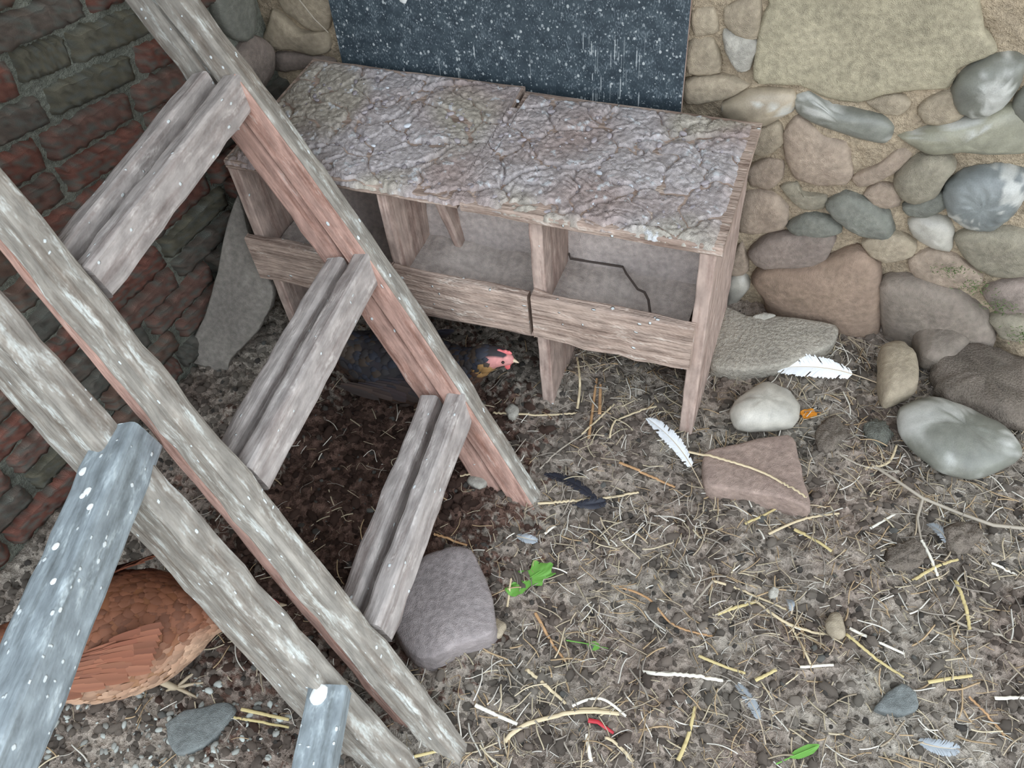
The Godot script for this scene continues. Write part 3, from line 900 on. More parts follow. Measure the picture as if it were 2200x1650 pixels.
func make_second_ladder() -> void:
	var v := Vector3(-0.664, 0.702, -0.256).normalized()
	var nn := Vector3(0.739, 0.669, -0.082).normalized()
	var F2 := Vector3(0.770, 0, 0.905)
	var d2 := Vector3(-0.28, 0, -0.96)
	var t := thing("perch_ladder", Vector3(0.7, 0, 1.0), "bluish grey perch ladder with a wide spotted rung, nearest the brown hen", "perch")
	var o := -t.position
	var T := 0.062
	var a := F2 + o - LD * T / 2 - v * 0.05
	var b := F2 + o - LD * T / 2 + v * 1.4
	put("rail", beam(a - nn * 0.07, b - nn * 0.07, LD, T, nn, 0.14, 111, 0.009, 0.004), M.rail, t)
	# wide upper rung on the rail's top edge, its face tipped a little to the right
	var e2 := Vector3(-0.96, 0, 0.28)
	var h2 := -e2 * 0.968 + Vector3.UP * 0.25
	var k2 := Vector3.UP * 0.968 + e2 * 0.25
	var p: Vector3 = Vector3(0.239, 0.605, 0.680) + o - h2 * 0.043 - k2 * 0.042
	put("rung", beam(p, p - d2 * 0.62, h2, 0.086, k2, 0.084, 121, 0.009, 0.003), M.blue, t)
	var q := Vector3(0.607, 0.162, 0.88) + o
	put("rung", beam(q, q - d2 * 0.5, e2, 0.072, Vector3.UP, 0.052, 122, 0.006, 0.002), M.blue, t)
	var s := stone([0.016, 0, 0.01, 0.018, -0.004, 0.021, -0.015, 0.01, -0.014, -0.012, 0, -0.02, 0.012, -0.014], 0.004, 0.003, 2.5, 5, Color8(236, 238, 234), 0.0006, 0, 3, 2)
	put("dropping", s, M.litter, t, Transform3D(Basis(Vector3.RIGHT, Vector3(0, 0, -1), Vector3.UP), q - d2 * 0.02 + e2 * 0.012 + Vector3(0, 0.0268, 0))).set_meta("label", "round white dropping")
	rng.seed = 3
	for k in 9:
		var at := p - d2 * rng.randf_range(0.05, 0.55) + h2 * rng.randf_range(-0.036, 0.036) + k2 * 0.043
		put("dropping", s, M.litter, t, Transform3D(Basis(Vector3.RIGHT, Vector3(0, 0, -1), Vector3.UP).scaled(Vector3.ONE * rng.randf_range(0.22, 0.45)), at))

# ------------------------------------------------------------------ hens
# rings: [x, y, half width, half height]; x forward. Returns one closed skin
func hen_skin(rings: Array, tint: Callable) -> ArrayMesh:
	var seg := 6
	var n := 28
	var v := PackedVector3Array()
	var c := PackedColorArray()
	var rows := (rings.size() - 1) * seg + 1
	for j in rows:
		var f := float(j) / seg
		var s := ring_at(rings, f)
		for i in n + 1:
			var a := -TAU * i / n
			var w := ring_point(s, a)
			v.append(w)
			c.append(tint.call(float(j) / (rows - 1), a, w))
	return mesh_of(v, grid_index(n, rows - 1), c)

func ring_at(rings: Array, f: float) -> Array:
	var k := clampi(int(f), 0, rings.size() - 2)
	var t := f - k
	var out := []
	for q in 4:
		var p0: float = rings[maxi(k - 1, 0)][q]
		var p1: float = rings[k][q]
		var p2: float = rings[k + 1][q]
		var p3: float = rings[mini(k + 2, rings.size() - 1)][q]
		out.append(cubic_interpolate(p1, p2, p0, p3, t))
	# spine direction
	var g := Vector2(rings[k + 1][0] - rings[k][0], rings[k + 1][1] - rings[k][1]).normalized()
	var g0 := Vector2(rings[k][0] - rings[maxi(k - 1, 0)][0], rings[k][1] - rings[maxi(k - 1, 0)][1]).normalized() if k > 0 else g
	var g1 := Vector2(rings[mini(k + 2, rings.size() - 1)][0] - rings[k + 1][0], rings[mini(k + 2, rings.size() - 1)][1] - rings[k + 1][1]).normalized() if k < rings.size() - 2 else g
	var dirv := (g0 + g).normalized().lerp((g + g1).normalized(), t).normalized()
	out.append(dirv.x)
	out.append(dirv.y)
	return out

func ring_point(s: Array, a: float) -> Vector3:
	var up := Vector2(-s[5], s[4])
	return Vector3(s[0] + up.x * sin(a) * s[3], s[1] + up.y * sin(a) * s[3], cos(a) * maxf(s[2], 0.001))

func feather_blade() -> ArrayMesh:
	# one contour feather: root at the origin, tip along -x, slightly cupped
	var v := PackedVector3Array()
	var n := 6
	for i in n + 1:
		var t := float(i) / n
		var w := 0.34 * pow(sin(PI * (0.12 + 0.88 * (1.0 - pow(t, 1.6)) * 0.98)), 0.7) * (1.0 if t < 0.999 else 0.05)
		for j in 3:
			var s := float(1 - j)
			v.append(Vector3(-t, 0.10 * sin(t * PI) - 0.10 * absf(s), s * w))
	var idx := grid_index(2, n)
	return mesh_of(v, idx)

func plumage(parent: Node3D, rings: Array, f0: float, f1: float, count: int, size: Vector2, tone: Callable, sd: int) -> void:
	rng.seed = sd
	var xf := []
	var cl := []
	for i in count:
		var f := lerpf(f0, f1, rng.randf())
		var a := rng.randf() * TAU
		var s := ring_at(rings, f)
		var p := ring_point(s, a)
		var p2 := ring_point(ring_at(rings, f - 0.06), a)
		var back := (p2 - p).normalized()
		var q := ring_point(s, a + 0.05)
		var out := (q - p).cross(back).normalized()
		var mid := Vector3(s[0], s[1], 0)
		if out.dot(p - mid) < 0: out = -out
		var ang := rng.randf_range(-0.25, 0.25)
		var xax := (-back * 1.0 - out * 0.13).normalized().rotated(out, ang)
		var zax := xax.cross(out).normalized()
		var yax := zax.cross(xax).normalized()
		var L := rng.randf_range(size.x, size.y)
		xf.append(Transform3D(Basis(xax * L, yax * L, zax * L), p - out * 0.001))
		cl.append(tone.call(f, a, p))
	scatter("plumage", "overlapping body feathers", "", feather_blade(), M.litter, xf, cl, parent)

# a folded wing: rows of overlapping blades over a thin plate; local x forward, y up, z out
func wing_mesh(L: float, H: float, sd: int, tone: Color, pale: Color) -> ArrayMesh:
	rng.seed = sd
	var v := PackedVector3Array()
	var c := PackedColorArray()
	var idx := PackedInt32Array()
	var rows := [[0.36, 9, 0.30, 0.95], [0.34, 10, 0.12, 0.75], [0.30, 9, -0.05, 0.55], [0.25, 8, -0.2, 0.35]]
	for r in rows.size():
		var n: int = rows[r][1]
		for i in n:
			var t := float(i) / (n - 1)
			var root := Vector3(L * (0.42 - 0.5 * t * rows[r][3]) - L * rows[r][2] * 0.4, H * (0.38 - 0.62 * t + r * 0.06), 0.004 + r * 0.003 + 0.001 * i)
			var len: float = L * rows[r][0] * (1.0 + 0.5 * t * (1.0 if r == 0 else 0.3)) * rng.randf_range(0.9, 1.1)
			var w := len * (0.2 if r < 2 else 0.3)
			var dr := Vector3(-1, -0.14 + 0.22 * t, 0.0).normalized()
			var sd2 := Vector3(-dr.y, dr.x, 0)
			var k := lin(tone).lerp(lin(pale), clampf(t * 0.5 + rng.randf_range(-0.2, 0.25), 0, 1)) * rng.randf_range(0.75, 1.2)
			k.a = 1
			var base := v.size()
			for j in 7:
				var u := j / 6.0
				var ww := w * pow(sin(PI * clampf(0.2 + u * 0.76, 0, 1)), 0.6)
				var mid := root + dr * len * u + Vector3(0, 0, -0.012 * u * u)
				for q in 3:
					v.append(mid + sd2 * ww * (1 - q) * 0.5 + Vector3(0, 0, 0.002 if q == 1 else 0.0))
					c.append(k * (0.8 if q == 1 else 1.0))
			idx.append_array(grid_index(2, 6, base))
	return mesh_of(v, idx, c)

func make_hens() -> void:
	# dark hen crouching before the nest box, head to the right
	var t := thing("hen", Vector3(0.395, 0, 0.075), "dark hen with a pink face crouching in front of the nest box", "chicken")
	t.rotation.y = 0.09
	var rings := [[-0.235, 0.205, 0.008, 0.012], [-0.19, 0.175, 0.03, 0.035], [-0.14, 0.135, 0.058, 0.065], [-0.08, 0.11, 0.08, 0.085], [0.0, 0.103, 0.09, 0.092], [0.08, 0.112, 0.08, 0.086], [0.135, 0.135, 0.055, 0.065], [0.175, 0.163, 0.037, 0.043], [0.205, 0.187, 0.029, 0.033], [0.232, 0.203, 0.026, 0.028], [0.255, 0.206, 0.021, 0.023], [0.274, 0.2, 0.011, 0.014], [0.282, 0.197, 0.003, 0.004]]
	var dark := func(f: float, a: float, p: Vector3) -> Color:
		var c := Color(0.028, 0.024, 0.026) if sin(a) > 0.05 else Color(0.05, 0.028, 0.018)
		c = c * (1.0 + 0.5 * nz.get_noise_3d(p.x * 30, p.y * 30, p.z * 30))
		if p.x > 0.215 and p.y < 0.222 and f > 0.7: c = Color(0.55, 0.24, 0.22) * (1.0 + 0.3 * nz.get_noise_3d(p.x * 90, p.y * 90, p.z * 90))
		elif p.x > 0.185 and p.y < 0.185 and f > 0.6: c = Color(0.2, 0.1, 0.04)
		c.a = 1
		return c
	put("body", hen_skin(rings, dark), M.litter, t)
	plumage(t, rings, 0.8, 9.2, 900, Vector2(0.02, 0.036), func(f, a, p):
		var c: Color = [Color(0.022, 0.024, 0.034), Color(0.03, 0.026, 0.026), Color(0.045, 0.03, 0.02)][rng.randi() % 3] if sin(a) > -0.1 else [Color(0.07, 0.035, 0.02), Color(0.04, 0.026, 0.02)][rng.randi() % 2]
		if f > 8.0 and sin(a) < 0.1: c = Color(0.3, 0.17, 0.06)
		return c, 5)
	for s in [-1.0, 1.0]:
		put("wing", wing_mesh(0.22, 0.105, 5, Color8(52, 50, 58), Color8(84, 66, 52)), M.litter, t, Transform3D(Basis(Vector3.RIGHT, Vector3(0, 0.95, -0.3 * s), Vector3(0, 0.3, 0.95 * s)), Vector3(-0.005, 0.125, 0.084 * s)))
	hen_face(t, Vector3(0.255, 0.206, 0), 0.024)
	for s in [-1.0, 1.0]:
		hen_leg(t, Vector3(0.02, 0.05, 0.045 * s), Vector3(0.035, 0.004, 0.05 * s))
	# red brown hen behind the second ladder, head lowered away to the right
	var b := thing("hen", Vector3(0.15, 0, 0.905), "red brown hen seen between the bars of the nearer ladder", "chicken")
	b.rotation.y = 0.55
	var br := [[-0.25, 0.235, 0.01, 0.02], [-0.215, 0.205, 0.04, 0.045], [-0.165, 0.165, 0.085, 0.085], [-0.095, 0.15, 0.115, 0.112], [-0.01, 0.15, 0.122, 0.118], [0.07, 0.155, 0.105, 0.108], [0.135, 0.16, 0.07, 0.078], [0.18, 0.16, 0.045, 0.05], [0.22, 0.15, 0.033, 0.036], [0.25, 0.138, 0.027, 0.029], [0.275, 0.126, 0.022, 0.024], [0.295, 0.116, 0.011, 0.014], [0.302, 0.112, 0.003, 0.004]]
	var red := func(_f: float, a: float, p: Vector3) -> Color:
		var k := clampf(0.5 + sin(a) * 0.9, 0, 1)
		var c := Color(0.42, 0.25, 0.14).lerp(Color(0.2, 0.075, 0.03), k) * (1.0 + 0.4 * nz.get_noise_3d(p.x * 24, p.y * 24, p.z * 24))
		if p.x > 0.25: c = Color(0.42, 0.12, 0.1)
		c.a = 1
		return c
	put("body", hen_skin(br, red), M.litter, b)
	plumage(b, br, 0.8, 9.2, 2600, Vector2(0.018, 0.034), func(_f, a, p):
		var k: float = clampf(0.42 + sin(a) * 1.1 + nz.get_noise_3d(p.x * 14, p.y * 14, p.z * 14) * 0.6, 0, 1)
		var c := Color(0.5, 0.32, 0.21).lerp(Color(0.17, 0.062, 0.028), k) * rng.randf_range(0.75, 1.25)
		c.a = 1
		return c, 8)
	for s in [-1.0, 1.0]:
		put("wing", wing_mesh(0.28, 0.14, 6, Color8(122, 72, 50), Color8(156, 104, 78)), M.litter, b, Transform3D(Basis(Vector3.RIGHT, Vector3(0, 0.9, -0.43 * s), Vector3(0, 0.43, 0.9 * s)), Vector3(-0.01, 0.212, 0.1 * s)))
	hen_face(b, Vector3(0.276, 0.126, 0), 0.024)
	for s in [-1.0, 1.0]:
		hen_leg(b, Vector3(0.03, 0.08, 0.06 * s), Vector3(0.05, 0.005, 0.075 * s))

func hen_face(t: Node3D, at: Vector3, r: float) -> void:
	# beak, comb, wattles, eyes at a head centred on at, looking along +x
	var bk := PackedVector3Array([at + Vector3(r * 0.5, -0.002, 0), at + Vector3(r * 1.15, -0.005, 0), at + Vector3(r * 1.6, -0.011, 0)])
	put("beak", tube(bk, 0.0085, 0.0012, 8), M.beak, t)
	var comb := stone([r * 1.0, -0.004, r * 0.85, 0.005, r * 0.55, 0.004, r * 0.4, 0.007, r * 0.05, 0.004, -r * 0.25, 0.006, -r * 0.6, 0.003, -r * 0.6, -0.004], 0.0035, 0.0035, 3.0, 3, Color8(210, 112, 112), 0.0008, 0, 3, 2)
	put("comb", comb, M.litter, t, Transform3D(Basis(), at + Vector3(0, r * 0.85, 0)))
	for s in [-1.0, 1.0]:
		var wat := stone([0.006, 0.004, -0.006, 0.004, -0.008, -0.006, -0.002, -0.014, 0.005, -0.01], 0.003, 0.003, 2.5, 6, Color8(206, 98, 98), 0.0006, 0, 3, 2)
		put("wattle", wat, M.litter, t, Transform3D(Basis(Vector3.UP, 0.25 * s), at + Vector3(r * 0.5, -r * 0.85, 0.006 * s)))
		var eye := SphereMesh.new()
		eye.radius = 0.0038
		eye.height = 0.0076
		eye.radial_segments = 12
		eye.rings = 6
		put("eye", eye, M.eye, t, Transform3D(Basis(), at + Vector3(r * 0.25, r * 0.22, (r * 0.8) * s)))

func hen_leg(t: Node3D, hip: Vector3, foot: Vector3) -> void:
	var leg := put("leg", tube(PackedVector3Array([hip, hip.lerp(foot, 0.4) + Vector3(-0.014, 0, 0), foot + Vector3(-0.004, 0.012, 0), foot]), 0.009, 0.006, 8), M.shank, t)
	for a in [-0.6, 0.0, 0.6, PI]:
		var L := 0.055 if absf(a) < 1 else 0.022
		var d := Vector3(cos(a), 0, sin(a))
		put("toe", tube(PackedVector3Array([foot, foot + d * L * 0.5 + Vector3(0, 0.005, 0), foot + d * L + Vector3(0, -0.001, 0)]), 0.0055, 0.0022, 6), M.shank, leg)

# ------------------------------------------------------------------ loose things on the floor
const LOOSE := [
	["pale_stone", Vector3(1.255, 0.035, -0.098), [-0.078, -0.033, -0.059, 0.018, -0.019, 0.078, 0.045, 0.067, 0.079, 0.029, 0.074, -0.028, 0.010, -0.059, -0.051, -0.072], 0.050, 0.034, "pale", 2.2, "pale rounded grey stone resting behind the flat reddish stone", "stone"],
	["flat_stone", Vector3(1.283, 0.030, 0.083), [-0.138, 0.010, -0.092, 0.049, 0.039, 0.122, 0.069, 0.069, 0.089, 0.015, 0.115, -0.065, 0.055, -0.060, -0.027, -0.067, -0.110, -0.073], 0.022, 0.060, "brickred", 6.0, "flat reddish brown stone with a straw across it, before the nest box", "stone"],
	["cobble", Vector3(1.691, 0.040, -0.137), [-0.137, 0.044, -0.076, 0.101, 0.018, 0.085, 0.099, 0.050, 0.134, -0.005, 0.091, -0.062, 0.034, -0.100, -0.044, -0.091, -0.119, -0.022], 0.055, 0.050, "slate", 2.3, "large smooth grey cobble with white droppings on the right", "stone"],
	["upright_stone", Vector3(1.541, 0.050, -0.292), [-0.046, 0.070, -0.004, 0.102, 0.038, 0.062, 0.049, -0.039, 0.020, -0.075, -0.018, -0.098, -0.040, -0.023], 0.040, 0.060, "tan", 2.6, "small upright block stone touching the large grey cobble", "stone"],
	["stone_slab", Vector3(0.718, 0.035, 0.613), [-0.102, 0.086, -0.064, 0.118, -0.014, 0.139, 0.024, 0.120, 0.089, 0.037, 0.114, -0.009, 0.108, -0.041, 0.051, -0.080, 0.020, -0.118, -0.023, -0.127, -0.081, -0.094, -0.122, -0.031], 0.030, 0.070, "mauvegrey", 6.0, "flat grey stone slab under the lowest perch bar", "stone"],
	["grey_chip", Vector3(0.332, 0.012, 0.994), [-0.072, -0.022, -0.050, 0.015, 0.023, 0.061, 0.050, 0.048, 0.041, -0.003, 0.027, -0.034, -0.018, -0.065], 0.012, 0.030, "blue", 5.0, "flat blue grey stone chip below the brown hen", "stone"],
	["rubble_slab", Vector3(1.217, 0.030, -0.325), [-0.123, 0.082, -0.061, 0.064, 0.044, 0.090, 0.168, 0.094, 0.165, 0.023, 0.070, -0.073, -0.026, -0.123, -0.109, -0.130, -0.128, -0.028], 0.025, 0.060, "chalk", 6.0, "pale rough slab at the wall foot beside the nest box leg", "stone"],
	["pebble", Vector3(1.202, 0.050, -0.394), [-0.032, -0.012, -0.003, 0.015, 0.032, 0.011, 0.003, -0.015], 0.012, 0.020, "pale", 2.2, "small white pebble on top of the pale rough slab", "stone"],
	["pebble", Vector3(0.660, 0.012, 0.063), [-0.020, 0.001, -0.009, 0.023, 0.016, 0.012, 0.015, -0.016, -0.003, -0.021], 0.014, 0.020, "pale", 2.2, "small silvery pebble beside the foot of the nest box divider", "stone"],
	["pebble", Vector3(1.486, 0.015, 0.394), [-0.020, -0.007, -0.010, 0.025, 0.008, 0.026, 0.022, -0.015, 0.001, -0.029], 0.018, 0.020, "tan", 2.4, "small upright pointed pebble at the end of a long straw", "stone"],
	["pebble", Vector3(1.358, 0.010, 0.356), [-0.012, 0.000, -0.003, 0.014, 0.010, 0.009, 0.009, -0.010, -0.005, -0.014], 0.010, 0.015, "pale", 2.2, "round cream pebble among the straw, larger one of two", "stone"],
	["stone_chip", Vector3(1.621, 0.012, 0.510), [-0.041, -0.031, -0.023, 0.008, 0.000, 0.035, 0.029, 0.025, 0.033, -0.006, 0.001, -0.031], 0.012, 0.030, "blue", 4.0, "grey stone chip at the lower right by a dark hole", "stone"],
	["mud_lump", Vector3(1.609, 0.012, 0.190), [-0.046, -0.035, -0.027, 0.018, 0.000, 0.038, 0.034, 0.031, 0.041, -0.007, -0.003, -0.044], 0.016, 0.030, "mud", 2.5, "crumbly mud lump at the right under the forked twig", "mud"],
	["mud_lump", Vector3(1.723, 0.012, 0.102), [-0.036, -0.007, -0.014, 0.030, 0.024, 0.041, 0.043, 0.011, 0.008, -0.035, -0.025, -0.040], 0.018, 0.030, "mud", 2.5, "dark mud lump at the right edge beside a striped feather", "mud"],
	["mud_lump", Vector3(1.417, 0.012, -0.085), [-0.033, -0.013, -0.014, 0.044, 0.012, 0.059, 0.039, 0.009, 0.014, -0.048, -0.018, -0.050], 0.020, 0.030, "mud", 2.5, "mud lump beside the orange leaf", "mud"],
	["mud_lump", Vector3(1.521, 0.012, -0.137), [-0.032, -0.012, -0.015, 0.029, 0.017, 0.031, 0.027, -0.004, 0.003, -0.044], 0.020, 0.030, "slate", 2.5, "dark grey lump between the mud and the large cobble", "mud"],
	["mud_mound", Vector3(1.739, 0.030, -0.330), [-0.118, 0.031, -0.089, 0.103, -0.002, 0.112, 0.125, 0.109, 0.154, -0.033, 0.094, -0.108, 0.014, -0.104, -0.069, -0.073, -0.108, -0.036], 0.040, 0.060, "mud", 2.4, "dark soil mound behind the large grey cobble", "mud"],
	["wall_foot_stone", Vector3(1.637, 0.050, -0.448), [-0.073, 0.033, -0.020, 0.079, 0.048, 0.067, 0.067, -0.010, 0.021, -0.079, -0.043, -0.090], 0.040, 0.080, "mud", 2.4, "grey brown stone at the wall foot above the dark mound", "stone"],
	["pebble", Vector3(0.650, 0.010, 0.275), [-0.026, -0.016, -0.020, 0.014, 0.006, 0.026, 0.027, 0.001, 0.013, -0.024], 0.012, 0.020, "pale", 2.3, "small pale pebble between the far ladder foot and lowest perch", "stone"],
	["pebble", Vector3(0.823, 0.010, 0.614), [-0.021, -0.001, -0.008, 0.020, 0.017, 0.012, 0.015, -0.011, -0.003, -0.020], 0.012, 0.020, "tan", 2.3, "small brown pebble right beside the grey slab", "stone"],
]

const STRAWS := [
	[[1.112, 0.087, 1.206, 0.092, 1.294, 0.098, 1.385, 0.137], 0.0080, "pale"],
	[[0.960, 0.137, 1.025, 0.147, 1.100, 0.158], 0.0090, "amber"],
	[[0.808, 0.295, 0.923, 0.246, 1.024, 0.198], 0.0088, "pale"],
	[[1.376, 0.188, 1.423, 0.204, 1.460, 0.222], 0.0100, "yellow"],
	[[1.232, 0.370, 1.301, 0.371, 1.391, 0.383], 0.0074, "pale"],
	[[1.232, 0.370, 1.215, 0.410, 1.204, 0.436], 0.0063, "grey"],
	[[1.323, 0.384, 1.386, 0.413, 1.434, 0.418, 1.484, 0.413], 0.0084, "pale"],
	[[1.510, 0.401, 1.573, 0.437, 1.626, 0.459], 0.0085, "yellow"],
	[[1.517, 0.385, 1.569, 0.397, 1.625, 0.407], 0.0085, "white"],
	[[1.140, 0.610, 1.213, 0.594, 1.295, 0.574], 0.0111, "white"],
	[[1.257, 0.443, 1.290, 0.416, 1.325, 0.391], 0.0094, "yellow"],
	[[1.026, 0.719, 1.053, 0.696, 1.085, 0.689, 1.132, 0.705], 0.0079, "white"],
	[[1.027, 0.726, 1.071, 0.708, 1.127, 0.702], 0.0079, "pale"],
	[[0.840, 0.776, 0.891, 0.781, 0.933, 0.784], 0.0110, "white"],
	[[0.920, 0.821, 0.957, 0.774, 1.039, 0.727, 1.118, 0.705], 0.0118, "pale"],
	[[1.246, 0.754, 1.254, 0.702, 1.254, 0.643], 0.0098, "yellow"],
	[[1.045, 0.442, 1.109, 0.450, 1.179, 0.493, 1.257, 0.491], 0.0063, "amber"],
	[[1.325, 0.219, 1.387, 0.160, 1.464, 0.120], 0.0077, "pale"],
	[[1.532, 0.139, 1.580, 0.084], 0.0079, "white"],
	[[1.638, 0.136, 1.657, 0.171, 1.675, 0.214], 0.0091, "white"],
	[[1.627, 0.240, 1.672, 0.192, 1.715, 0.156], 0.0089, "yellow"],
	[[1.779, 0.147, 1.831, 0.157], 0.0081, "white"],
	[[1.670, 0.456, 1.749, 0.414], 0.0095, "yellow"],
	[[1.792, 0.444, 1.845, 0.427], 0.0097, "white"],
	[[0.869, 0.086, 0.853, 0.004, 0.832, -0.108], 0.0092, "amber"],
	[[0.873, 0.006, 0.848, -0.088], 0.0106, "amber"],
	[[0.812, -0.002, 0.797, -0.074, 0.764, -0.155], 0.0083, "pale"],
	[[0.746, -0.099, 0.740, -0.157, 0.744, -0.213], 0.0098, "amber"],
	[[1.141, -0.251, 1.203, -0.239], 0.0087, "pale"],
	[[1.434, 0.499, 1.496, 0.474], 0.0083, "white"],
	[[0.612, 0.451, 0.693, 0.451], 0.0076, "amber"],
	[[0.607, 0.283, 0.659, 0.261], 0.0068, "pale"],
	[[0.387, 0.937, 0.491, 0.923], 0.0096, "yellow"],
	[[0.382, 0.957, 0.495, 0.935], 0.0074, "yellow"],
	[[0.585, 0.871, 0.622, 0.898], 0.0082, "white"],
	[[0.763, 0.907, 0.801, 0.884], 0.0080, "yellow"],
	[[0.891, 0.554, 0.944, 0.602, 0.984, 0.631], 0.0083, "amber"],
	[[0.912, 0.675, 0.994, 0.708, 1.011, 0.717], 0.0091, "pale"],
	[[0.898, -0.040, 0.849, 0.080], 0.0071, "pale"],
	[[1.003, -0.056, 0.923, 0.006, 0.919, 0.074], 0.0071, "pale"],
	[[0.962, -0.075, 0.871, -0.051], 0.0060, "grey"],
	[[0.613, 0.076, 0.706, 0.053, 0.816, 0.012], 0.0083, "pale"],
	[[0.781, 0.202, 0.809, 0.143, 0.858, 0.070], 0.0056, "grey"],
	[[1.199, 0.134, 1.275, 0.115, 1.306, 0.110], 0.0078, "yellow"],
	[[1.271, 0.208, 1.341, 0.130], 0.0077, "yellow"],
	[[1.504, -0.013, 1.552, -0.048, 1.567, -0.108], 0.0082, "pale"],
	[[1.444, -0.035, 1.498, -0.018, 1.579, -0.029], 0.0071, "grey"],
	[[1.747, -0.068, 1.804, -0.125, 1.843, -0.171], 0.0085, "grey"],
	[[0.830, 0.562, 0.817, 0.498], 0.0062, "pale"],
	[[0.849, 0.366, 0.866, 0.335], 0.0075, "white"],
	[[1.696, 0.303, 1.759, 0.315, 1.802, 0.311], 0.0077, "grey"],
	[[1.710, 0.212, 1.731, 0.271, 1.741, 0.320], 0.0101, "yellow"],
	[[1.167, 0.781, 1.124, 0.759, 1.104, 0.757], 0.0088, "pale"],
	[[1.091, 0.807, 1.075, 0.776, 1.068, 0.760], 0.0098, "white"],
	[[1.239, 0.542, 1.297, 0.548, 1.334, 0.548], 0.0081, "yellow"],
	[[1.355, 0.559, 1.390, 0.525], 0.0091, "yellow"],
	[[1.406, 0.419, 1.447, 0.478, 1.451, 0.487], 0.0073, "pale"],
	[[1.746, 0.457, 1.797, 0.496, 1.813, 0.518], 0.0064, "amber"],
]

func make_loose_stones() -> void:
	var i := 0
	for s in LOOSE:
		i += 1
		var m := stone(s[2], s[3], s[4], s[6], i + 200, TONE[s[5]], 0.004 if s[8] == "stone" else 0.014, 0.15 if s[0] == "cobble" else 0.0, 6, 4)
		var o := put(s[0], m, M.gloss if s[0] in ["cobble", "pale_stone"] else (M.soil if s[8] == "mud" else (M.mortar if s[0] == "rubble_slab" else M.stone)), null, Transform3D(Basis(Vector3.RIGHT, Vector3(0, 0, -1), Vector3.UP), s[1]))
		tag(o, s[7], s[8])
	var l := [
	Vector3(-0.133, 0.154, 0.030), Vector3(0.960, 0.000, -0.279), Vector3(-0.125, 0.894, -0.431), [0.066, 0.291, 0.077, 0.214, 0.087, 0.115, 0.120, 0.054, 0.103, -0.013, 0.078, -0.046, 0.041, -0.095, -0.033, -0.161, -0.054, -0.203, -0.118, -0.182, -0.160, -0.158, -0.119, -0.085, -0.081, -0.025, -0.027, 0.091, 0.019, 0.203]
	]
	var nrm: Vector3 = l[1].cross(l[2])
	var o := put("leaning_slab", stone(l[3], 0.02, 0.025, 7.0, 300, Color8(150, 145, 138), 0.004, 0, 6, 4), M.stone, null, Transform3D(Basis(l[1], l[2], nrm), l[0]))
	tag(o, "tall flat grey slab leaning between the brick wall and nest box", "stone")

func ribbon(pts: Array, w: float, lift: float) -> ArrayMesh:
	var cv := Curve3D.new()
	for i in pts.size() / 2:
		var x: float = pts[i * 2]
		var z: float = pts[i * 2 + 1]
		cv.add_point(Vector3(x, gh(x, z) + lift, z))
	var n := pts.size() / 2
	for i in range(1, n - 1):
		var d := (cv.get_point_position(i + 1) - cv.get_point_position(i - 1)) * 0.18
		cv.set_point_in(i, -d)
		cv.set_point_out(i, d)
	cv.bake_interval = 0.008
	var line := cv.get_baked_points()
	for i in line.size():
		var g := -1.0
		for k in 5:
			var a := line[clampi(i + (k - 2) * 2, 0, line.size() - 1)]
			g = maxf(g, gh(a.x, a.z))
		line[i].y = maxf(line[i].y, g + lift)
	return tube(line, w * 0.42, w * 0.34, 6, 0.4)

